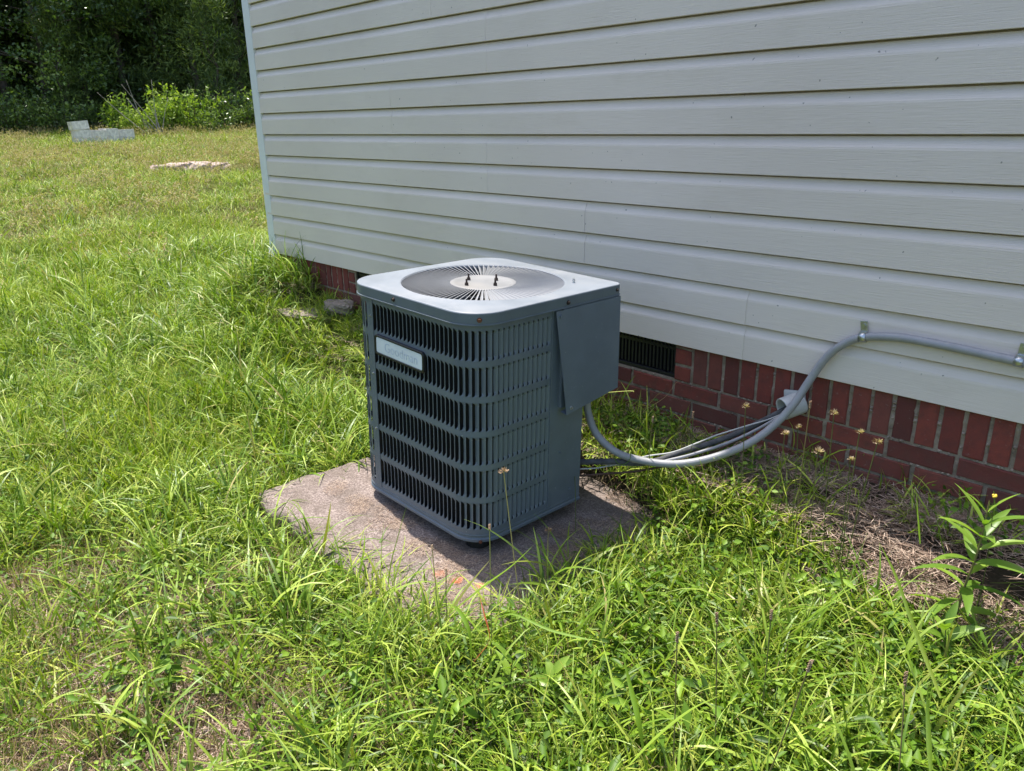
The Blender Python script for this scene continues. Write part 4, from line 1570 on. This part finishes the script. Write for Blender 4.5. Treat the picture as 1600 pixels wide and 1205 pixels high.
# small yellow bud on a thin stem
fy = at(1554, 775, y=2.04)
fb_ = Vector((fy.x + .005, 2.05, ground(fy.x, 2.05)))
fl = thing('yellow_flower', 'small yellow flower bud on a thin stem above the lance leaved weed', 'flower', fb_)
V, F = tube_data(catmull([Vector((0, 0, 0)), (fy - fb_) * .5 + Vector((.008, 0, 0)), fy - fb_], 5), .0012, 5)
link('stem', np_mesh('stem', np.array([tuple(v) for v in V]), np.array([f for f in F if len(f) == 4]), {'tone': np.full(len(V), .4)}), M['stalk'], fl)
bm = bmesh.new()
for k in range(7):
    a = k * .9
    r_ = bmesh.ops.create_icosphere(bm, subdivisions=1, radius=.0034)
    bmesh.ops.translate(bm, verts=r_['verts'], vec=(fy - fb_) + Vector((.003 * math.cos(a), .003 * math.sin(a), .002 * math.sin(a * 2.3))))
link('petals', from_bm('petals', bm), M['yellow'], fl)

# small leafy weeds at the pad's front edge
def small_weed(px, py, y, h, nl_, label, seed, wide=.24, LL=.07):
    b = at(px, py, y=y)
    b = Vector((b.x, y, ground(b.x, y)))
    t = thing('leafy_weed', label, 'weed', b)
    r = random.Random(seed)
    sp = catmull([Vector((0, 0, 0)), Vector((r.uniform(-.01, .01), 0, h * .5)), Vector((r.uniform(-.02, .02), r.uniform(-.01, .01), h))], 5)
    V, F = tube_data(sp, [.003 - .002 * i / (len(sp) - 1) for i in range(len(sp))], 5)
    link('stem', np_mesh('stem', np.array([tuple(v) for v in V]), np.array([f for f in F if len(f) == 4]), {'tone': np.full(len(V), .4)}), M['stalk'], t)
    for i in range(nl_):
        s = .2 + .8 * i / (nl_ - 1)
        p = sp[int(s * (len(sp) - 1))]
        a = i * 2.4 + r.uniform(-.3, .3)
        L = LL * r.uniform(.7, 1.1)
        blade_leaf('leaf', p, (math.cos(a), math.sin(a), .2 + 1.3 * s * s), L, L * wide, .9 - .4 * s, M['weed'], t, seg=6, roll=r.uniform(-.5, .5), tone=r.uniform(.4, 1.2))
small_weed(792, 935, 1.02, .17, 14, 'bright leafy weed at the front corner of the concrete pad', 5)
small_weed(860, 950, 1.10, .12, 12, 'low broad leaved weed just right of the pad corner', 6, .4, .06)
small_weed(1490, 940, 1.86, .14, 12, 'dark green weed low beside the tall lance leaved weed', 9, .3, .09)
small_weed(1000, 1090, .80, .10, 10, 'low weed in the grass in front of the pad', 10, .35, .06)

# thick single blades over the pad
def big_blade(pts, W_, label, tone=.6, mat='long', group=None):
    P = catmull([at(px, py, y=y) for px, py, y in pts], 5)
    V = []
    n = len(P)
    for i, p in enumerate(P):
        t = (P[min(i + 1, n - 1)] - P[max(i - 1, 0)]).normalized()
        sd2 = t.cross(Vector((-.6, -.4, .55))).normalized()
        s = i / (n - 1)
        w = W_ * .5 * (1 - s ** 2.5) * (.5 + .5 * min(1, s * 5)) + .0003
        un = sd2.cross(t)
        V += [p - sd2 * w + un * w * .3, p.copy(), p + sd2 * w + un * w * .3]
    F = [(i * 3 + k, i * 3 + k + 1, i * 3 + k + 4, i * 3 + k + 3) for i in range(n - 1) for k in range(2)]
    V = np.array([tuple(v) for v in V])
    o = link('grass_blade', np_mesh('grass_blade', V, np.array(F), {'tone': np.full(len(V), tone)}), M[mat], label=label, category='grass blade')
    return o
big_blade([(606, 925, .98), (612, 880, 1.0), (622, 840, 1.02), (636, 788, 1.05)], .013, 'wide upright grass blade standing before the pad with its tip over the unit base')
big_blade([(596, 925, .98), (596, 880, 1.0), (597, 850, 1.02), (600, 815, 1.03)], .011, 'short bright grass blade just left of the tall blade on the pad edge', .9)
big_blade([(598, 915, 1.0), (640, 890, 1.06), (665, 878, 1.1), (685, 862, 1.14)], .007, 'dark grass blade leaning right across the pad top', .35)
big_blade([(705, 958, 1.02), (760, 915, 1.05), (800, 885, 1.1), (833, 853, 1.14)], .016, 'broad green grass blade leaning right over the orange marks', .6)
big_blade([(738, 1050, .9), (735, 990, .93), (720, 958, .95), (706, 945, .97)], .014, 'broad folded blade below the front corner of the pad', .5)
big_blade([(1375, 850, 1.75), (1400, 900, 1.6), (1425, 970, 1.5), (1470, 1090, 1.35)][::-1], .009, 'long dark green blade standing in the grass left of the tall weed', .3)
big_blade([(1012, 1205, .78), (1000, 1130, .8), (985, 1070, .84), (972, 1015, .87)], .013, 'tall blade in front of the pad right of the corner weed', .5)
big_blade([(985, 1195, .74), (1030, 1150, .8), (1080, 1110, .85), (1130, 1085, .9)], .011, 'blade leaning right low in the front of the lawn', .7)
big_blade([(920, 1000, 1.0), (860, 985, .98), (800, 960, .97), (760, 975, .95)], .0055, 'arching blade beneath the pad corner', .5)
big_blade([(1455, 1205, 1.0), (1452, 1150, 1.05), (1450, 1110, 1.08), (1450, 1070, 1.1)], .009, 'dark upright blade near the bottom right of the lawn', .3)
big_blade([(1438, 850, 2.0), (1436, 820, 2.03), (1434, 800, 2.05), (1432, 770, 2.08)], .006, 'thin pale blade standing in the mulch left of the tall weed', .5)
big_blade([(1478, 870, 2.0), (1470, 840, 2.0), (1465, 815, 2.0), (1459, 790, 2.0)], .006, 'second thin blade in the mulch close to the tall weed', .6)
big_blade([(1010, 640, 2.25), (1040, 620, 2.26), (1055, 600, 2.28), (1066, 592, 2.3)], .003, 'dry curved blade rising toward the black vent', .05)
big_blade([(410 + 520, 615, 2.05), (985, 611, 2.1), (990, 614, 2.1)], .004, 'pale dry blade lying at the back corner of the control box', .02)
big_blade([(740, 1035, .9), (765, 940 + 60, .92), (757, 960, .94), (750, 935, .96)], .006, 'reddish blade at the pad corner', .5, 'rustleaf')

# seed stalks
def seed_stalk(head, foot, label, kind='fluff', size=.014, seed=0):
    if head[2] > 2.1: head = (head[0], head[1], head[2] - .13); foot = (foot[0], foot[1], foot[2] - .09)
    hp = at(*head[:2], y=head[2])
    fp = at(*foot[:2], y=foot[2])
    fp = Vector((fp.x, fp.y, ground(fp.x, fp.y)))
    if on_pad(fp.x, fp.y, .0): fp.z = PZ(fp.x)
    t = thing('seed_stalk', label, 'seed stalk', fp)
    r = random.Random(seed)
    rel = hp - fp
    V, F = tube_data(catmull([Vector((0, 0, 0)), rel * .5 + Vector((r.uniform(-.008, .008), 0, .004)), rel], 5), .0014, 5)
    link('stem', np_mesh('stem', np.array([tuple(v) for v in V]), np.array([f for f in F if len(f) == 4]), {'tone': np.full(len(V), r.uniform(.2, .9))}), M['stalk'], t)
    if kind == 'fluff':
        rs = np.random.default_rng(seed + 5)
        n = 60
        d = rs.normal(size=(n, 3)); d[:, 2] = np.abs(d[:, 2]) * .8 + .1; d /= np.linalg.norm(d, axis=1)[:, None]
        V, F = [], []
        for q in d:
            q = Vector(q) * size * 1.35 * r.uniform(.6, 1.1)
            sd2 = q.cross(Vector((.3, .5, .8))).normalized()
            b = len(V)
            V += [rel + q * .3 - sd2 * .0004, rel + q * .9 - sd2 * .0013, rel + q * 1.05 + sd2 * .0003, rel + q * .85 + sd2 * .0013]
            F.append((b, b + 1, b + 2, b + 3))
        me = np_mesh('seed_head', np.array([tuple(v) for v in V]), np.array(F), {'tone': np.random.default_rng(seed).random(len(V))})
        link('seed_head', me, M['seed'] if 'grille' in label or 'shadow' in label else M['palefluff'], t)
    else:
        bm = bmesh.new()
        ax = rel.normalized()
        L = size * 2.2
        for i in range(30):
            s = i / 30
            a = i * 2.4
            q = rel + ax * (s * L - L * .5) + Vector((math.cos(a), math.sin(a), 0)) * .0022
            r_ = bmesh.ops.create_icosphere(bm, subdivisions=1, radius=.0017)
            bmesh.ops.translate(bm, verts=r_['verts'], vec=q)
        me = from_bm('seed_head', bm)
        a_ = me.attributes.new('tone', 'FLOAT', 'POINT'); a_.data.foreach_set('value', np.random.default_rng(seed).random(len(me.vertices)).astype(np.float32))
        link('seed_head', me, M['seed'], t)
ss = [((787, 738, 1.24), (835, 935, 1.06), 'tall seed stalk crossing in front of the unit grille', 'fluff', .011),
      ((765, 823, 1.20), (764, 920, 1.06), 'short seed stalk in front of the rounded unit base', 'spike', .006),
      ((857, 830, 1.46), (850, 905, 1.38), 'bent seed stalk in the unit shadow on the pad edge', 'fluff', .009),
      ((675, 855, 1.12), (682, 930, 1.05), 'dark bud stalk standing over the left orange mark', 'spike', .006),
      ((697, 893, 1.10), (700, 945, 1.04), 'dark bud stalk over the middle orange mark', 'spike', .007),
      ((1165, 636, 2.28), (1163, 700, 2.2), 'pale seed head before the bricks left of the sleeve', 'fluff', .013),
      ((1226, 678, 2.2), (1222, 760, 2.12), 'pale seed head just below the pipe sleeve', 'fluff', .012),
      ((1247, 668, 2.24), (1243, 745, 2.15), 'small seed head touching the lower right of the pipe sleeve', 'fluff', .009),
      ((1266, 632, 2.22), (1252, 755, 2.12), 'brown upright seed spike right of the pipe sleeve', 'spike', .010),
      ((1303, 647, 2.24), (1303, 765, 2.12), 'star shaped white seed head on the tallest thin stalk before the bricks', 'fluff', .012),
      ((1278, 707, 2.14), (1277, 770, 2.08), 'large fluffy seed head low over the mulch', 'fluff', .015),
      ((1343, 676, 2.2), (1330, 765, 2.1), 'yellowish seed head on a leaning stalk before the bricks', 'fluff', .010),
      ((1371, 692, 2.2), (1332, 770, 2.08), 'rightmost seed head on a long stalk leaning right', 'fluff', .012),
      ((1329, 718, 2.14), (1325, 775, 2.06), 'short seed head beside the leaning stalks over the mulch', 'fluff', .009),
      ((1083, 648, 2.26), (1080, 690, 2.2), 'brown seed spike before the bricks right of the vent', 'spike', .011),
      ((1020, 655, 2.15), (1015, 700, 2.1), 'brown seed head in the grass between unit and wall', 'spike', .010),
      ((893, 665, 1.9), (900, 780, 1.72), 'green grass seed head beside the unit service side', 'spike', .014),
      ((1120, 965, 1.25), (1135, 1000, 1.2), 'brown seed spike in the lawn right of the pad', 'spike', .011),
      ((1058, 995, 1.12), (1062, 1040, 1.08), 'brown seed spike low in the lawn in front of the pad', 'spike', .010),
      ((1205, 900 + 60, 1.4), (1200, 1010, 1.32), 'brown seed spike in the middle of the right lawn', 'spike', .010),
      ((1415, 1060, 1.3), (1425, 1110, 1.22), 'pinkish seed spike near the lower right', 'spike', .012),
      ((1265, 1040, 1.1), (1180, 1038, 1.1), 'seed spike lying level in the right lawn', 'spike', .012)]
for i, (h_, f_, lb, kd, sz) in enumerate(ss):
    seed_stalk(h_, f_, lb, kd, sz, i * 7 + 3)

# ------------------------------------------------------------------ trees
def crown_mesh(name, kind, seed, Hh, Rr_, z0, nclump, nleaf, lsize, mat):
    r = np.random.default_rng(seed)
    cl = []
    while len(cl) < nclump:
        z = z0 + (Hh - z0) * r.random()
        s = (z - z0) / (Hh - z0)
        prof = (1 - s) ** .7 * (.75 + .25 * math.sin(s * 14 + seed)) if kind == 'pine' else math.sqrt(max(.05, 1 - (2 * s - .85) ** 2 * .75))
        rad = Rr_ * prof * (.35 + .65 * math.sqrt(r.random()))
        a = r.random() * 2 * np.pi
        cl.append((rad * math.cos(a), rad * math.sin(a), z))
    cl = np.array(cl)
    cs = .30 + .42 * r.random(nclump)
    n = nclump * nleaf
    ci2 = np.repeat(np.arange(nclump), nleaf)
    d = r.normal(size=(n, 3)); d /= np.linalg.norm(d, axis=1)[:, None]
    rad = cs[ci2] * r.random(n) ** .45
    c = cl[ci2] + d * rad[:, None] * np.array([1.1, 1.1, .62])
    if kind == 'pine':
        dirs = d * .8 + r.normal(size=(n, 3)) * .5 + np.array([0, 0, .45])
        asp = .13
    else:
        dirs = r.normal(size=(n, 3)); asp = .6
    dirs /= np.linalg.norm(dirs, axis=1)[:, None]
    s1 = np.cross(dirs, r.normal(size=(n, 3))); s1 /= np.linalg.norm(s1, axis=1)[:, None]
    L = lsize * (.6 + .8 * r.random(n))[:, None]; W_ = L * asp
    V = np.stack([c - dirs * L * .5, c + s1 * W_ * .5, c + dirs * L * .5, c - s1 * W_ * .5], 1).reshape(-1, 3)
    F = (np.arange(n)[:, None] * 4 + np.array([0, 1, 2, 3]))
    tone = np.repeat(np.clip(r.random(nclump)[ci2] * .6 + r.random(n) * .4, 0, 1), 4)
    me = np_mesh(name, V, F, {'tone': tone}, smooth=False)
    me.materials.append(mat)
    return me, cl
def trunk_mesh(seed, Hh, cl, r0):
    r = random.Random(seed)
    path = [Vector((0, 0, -.2))]
    for i in range(1, 7):
        path.append(Vector((r.uniform(-.12, .12) * i * .4, r.uniform(-.12, .12) * i * .4, Hh * .92 * i / 6)))
    path = catmull(path, 3)
    parts = [tube_data(path, [r0 * (1 - .85 * i / (len(path) - 1)) for i in range(len(path))], 8)]
    for k in range(0, len(cl), max(1, len(cl) // 26)):
        c = Vector(cl[k])
        t = max(.08, min(.95, (c.z - .35) / (Hh * .92)))
        b = path[int(t * (len(path) - 1))]
        mid = (b + c) * .5 + Vector((r.uniform(-.1, .1), r.uniform(-.1, .1), r.uniform(-.05, .15)))
        q = catmull([b, mid, c], 3)
        parts.append(tube_data(q, [.035 * (1 - .8 * i / (len(q) - 1)) for i in range(len(q))], 5))
    V, F = merge(parts)
    me = mesh('trunk', V, F, True)
    me.materials.append(M['bark'])
    return me
kinds = []
for k, (kd, Hh, Rr_, z0, nc, nlf, ls, mt) in enumerate((
        ('pine', 9.5, 2.3, .5, 190, 90, .20, 'pine'), ('oak', 8.0, 2.4, .2, 190, 70, .11, 'oak'), ('pine', 7.5, 1.9, .4, 160, 90, .20, 'pine'),
        ('oak', 9.5, 2.6, .3, 210, 70, .12, 'oak'), ('pine', 4.2, 1.3, .2, 90, 80, .16, 'pine'))):
    cme, cl = crown_mesh('crown', kd, 40 + k, Hh, Rr_, z0, nc, nlf, ls, M[mt])
    kinds.append((cme, trunk_mesh(k, Hh, cl, .13 if Hh > 5 else .06), Hh))
def tree(k, x, y, s, rz, label):
    t = thing('pine_tree' if k in (0, 2, 4) else 'broadleaf_tree', label, 'tree', (x, y, ground(x, y) - .05), rz, 'trees along the far edge of the lawn')
    t.scale = (s, s, s)
    link('crown', kinds[k][0], None, t); link('trunk', kinds[k][1], None, t)
def pol(px, d):
    a = at(px, 205, z=CAMZ - .01)
    v = Vector((a.x, a.y, 0)).normalized() * d
    return v.x, v.y
tl_ = [(0, -60, 27, 1.05, 'dark pine at the far left edge of the woods'), (3, 22, 26.8, .95, 'dark broadleaf tree at the left side of the woods'), (1, 85, 26.2, .9, 'pale green leafy tree rising behind the concrete blocks'),
       (0, 150, 27.6, 1.0, 'dark pine behind the concrete block pile'), (2, 205, 27.4, 1.1, 'slim pine in the middle of the woods edge'), (3, 262, 28.2, 1.0, 'dark broadleaf tree behind the brightest bushes'),
       (2, 318, 26.8, .95, 'pine with drooping branches above the bright bushes'), (0, 385, 27.5, 1.05, 'dark pine just left of the house corner'), (4, 345, 25.3, 1.0, 'small pine close to the house corner at the lawn edge'),
       (1, -140, 27, 1, 'leafy tree left of the view at the woods edge'), (3, 450, 28, 1, 'broadleaf tree mostly behind the house corner'), (4, 110, 25.6, .85, 'small pine rising beside the concrete blocks')]
for i, (k, px, d, s, lb) in enumerate(tl_):
    x, y = pol(px, d + 2.2)
    tree(k, x, y, s, i * 1.3, lb)
# deeper wood behind
fc = bpy.data.collections.new('forest_tree')
for i in range(4):
    bmj = bmesh.new(); bmj.from_mesh(kinds[i][0]);
    nn_ = len(bmj.faces)
    bmj.from_mesh(kinds[i][1])
    me = bpy.data.meshes.new('forest_tree')
    bmj.faces.ensure_lookup_table()
    for f in bmj.faces[nn_:]: f.material_index = 1
    bmj.to_mesh(me); bmj.free()
    me.materials.append(kinds[i][0].materials[0]); me.materials.append(M['bark'])
    fc.objects.link(bpy.data.objects.new('forest_tree_%02d' % i, me))
P, Rr, Sc, I = [], [], [], []
r = random.Random(9)
for row in range(5):
    for px in range(-520, 720, 62):
        d = 32.5 + row * 2.4 + r.uniform(-.8, .8)
        x, y = pol(px + r.uniform(-22, 22), d)
        P.append((x, y, ground(x, y) - .1)); Rr.append((0, 0, r.uniform(0, 6.28))); s = r.uniform(1.0, 1.35); Sc.append((s, s, s)); I.append(r.randrange(4))
# woods carry on round the field, beyond the frame on the left
for k in range(90):
    a = R_(182 + k * 1.1 + r.uniform(-1, 1)); d = 31 + r.uniform(0, 8)
    x, y = d * math.cos(a), d * math.sin(a)
    P.append((x, y, ground(x, y) - .1)); Rr.append((0, 0, r.uniform(0, 6.28))); s = r.uniform(.9, 1.2); Sc.append((s, s, s)); I.append(r.randrange(4))
scatter('forest', 'dark woods behind the first row of trees', fc, P, Rr, Sc, I)
# bushes at the lawn edge
bush_m = []
def bush(seed, rad, Hh, nst, mt, ls, nl_):
    r = np.random.default_rng(seed)
    tubes, C, D, T_ = [], [], [], []
    for i in range(nst):
        a = r.random() * 6.283; R0 = rad * .55 * math.sqrt(r.random()); lean_ = rad * (.25 + .5 * r.random())
        h = Hh * (.45 + .55 * r.random() ** .8) * (1 - .25 * R0 / rad)
        p0 = Vector((R0 * math.cos(a), R0 * math.sin(a), -.04))
        p2 = Vector(((R0 + lean_) * math.cos(a), (R0 + lean_) * math.sin(a), h))
        q = catmull([p0, (p0 + p2) * .5 + Vector((0, 0, .08 * h)), p2], 4)
        tubes.append(tube_data(q, [.009 - .007 * k / (len(q) - 1) for k in range(len(q))], 4))
        tn = r.random() * .5
        for k in range(nl_):
            t = .12 + .88 * r.random()
            b = q[int(t * (len(q) - 1))]
            off = r.normal(size=3) * .075
            C.append((b.x + off[0], b.y + off[1], max(.03, b.z + off[2])))
            T_.append(tn + .5 * r.random())
    C = np.array(C); n = len(C)
    dirs = r.normal(size=(n, 3)) + np.array([0, 0, .3]); dirs /= np.linalg.norm(dirs, axis=1)[:, None]
    s1 = np.cross(dirs, r.normal(size=(n, 3))); s1 /= np.linalg.norm(s1, axis=1)[:, None]
    L = ls * (.5 + .9 * r.random(n))[:, None]; W_ = L * .42
    V = np.stack([C - dirs * L * .5, C + s1 * W_ * .5, C + dirs * L * .5, C - s1 * W_ * .5], 1).reshape(-1, 3)
    F = np.arange(n)[:, None] * 4 + np.array([0, 1, 2, 3])
    me = np_mesh('foliage', V, F, {'tone': np.repeat(T_, 4)}, smooth=False); me.materials.append(M[mt])
    v, f = merge(tubes)
    sm = mesh('stems', v, f, True); sm.materials.append(M['bark'])
    return me, sm
for k, a_ in enumerate(((.85, 1.45, 46, 'bright', .13, 42), (.9, 1.15, 50, 'oak', .10, 42), (.5, 1.7, 20, 'bright', .15, 44))):
    bush_m.append(bush(70 + k, *a_))
bs = [(0, 300, 23.6, 1.05, 'large yellow green bush near the house corner'), (2, 263, 23.2, .95, 'tall bright bush left of the large yellow green one'), (0, 232, 22.8, .72, 'low bright bush with dead branches leaning over it'),
      (2, 185, 23.4, .8, 'bright bush just right of the concrete blocks'), (1, 372, 24.0, 1.1, 'dull green bush beside the house corner'), (1, 345, 23.0, .75, 'small dull green bush between the bright bush and the house corner'),
      (1, 60, 24.4, 1.0, 'dull green bush left of the concrete blocks'), (1, 20, 24.6, 1.05, 'dull green bush at the left edge of the picture'), (1, 100, 24.3, .9, 'dark bush right behind the block pile'),
      (0, 205, 23.0, .55, 'low yellow bush at the right end of the blocks'), (1, 405, 24.2, 1.2, 'green bush partly hidden by the house corner')]
for i, (k, px, d, s, lb) in enumerate(bs):
    x, y = pol(px, d + 2.3)
    t = thing('bush', lb, 'bush', (x, y, ground(x, y)), i * 2.1, 'bushes along the lawn edge')
    t.scale = (s, s, s)
    link('foliage', bush_m[k][0], None, t); link('stems', bush_m[k][1], None, t)
# dead branches
x, y = pol(240, 24.6)
db = thing('dead_branch', 'bare grey fallen branches sticking up among the bushes', 'branch', (x, y, ground(x, y)))
r = random.Random(4)
fwd = Vector((x, y, 0)).normalized(); lat = Vector((-fwd.y, fwd.x, 0))
for k in range(9):
    a = -.2 + .95 * k / 8
    L = r.uniform(.9, 1.7)
    d = (lat * math.sin(a) * 1.0 + Vector((0, 0, math.cos(a)))).normalized()
    st = lat * r.uniform(-.25, .2)
    q = catmull([st + Vector((0, 0, .1)), st + d * L * .5 + Vector((0, 0, r.uniform(-.05, .1))), st + d * L + lat * r.uniform(-.1, .1)], 4)
    tube('twig', q, [.016 * (1 - .8 * i / (len(q) - 1)) for i in range(len(q))], M['deadwood'], db, 5)
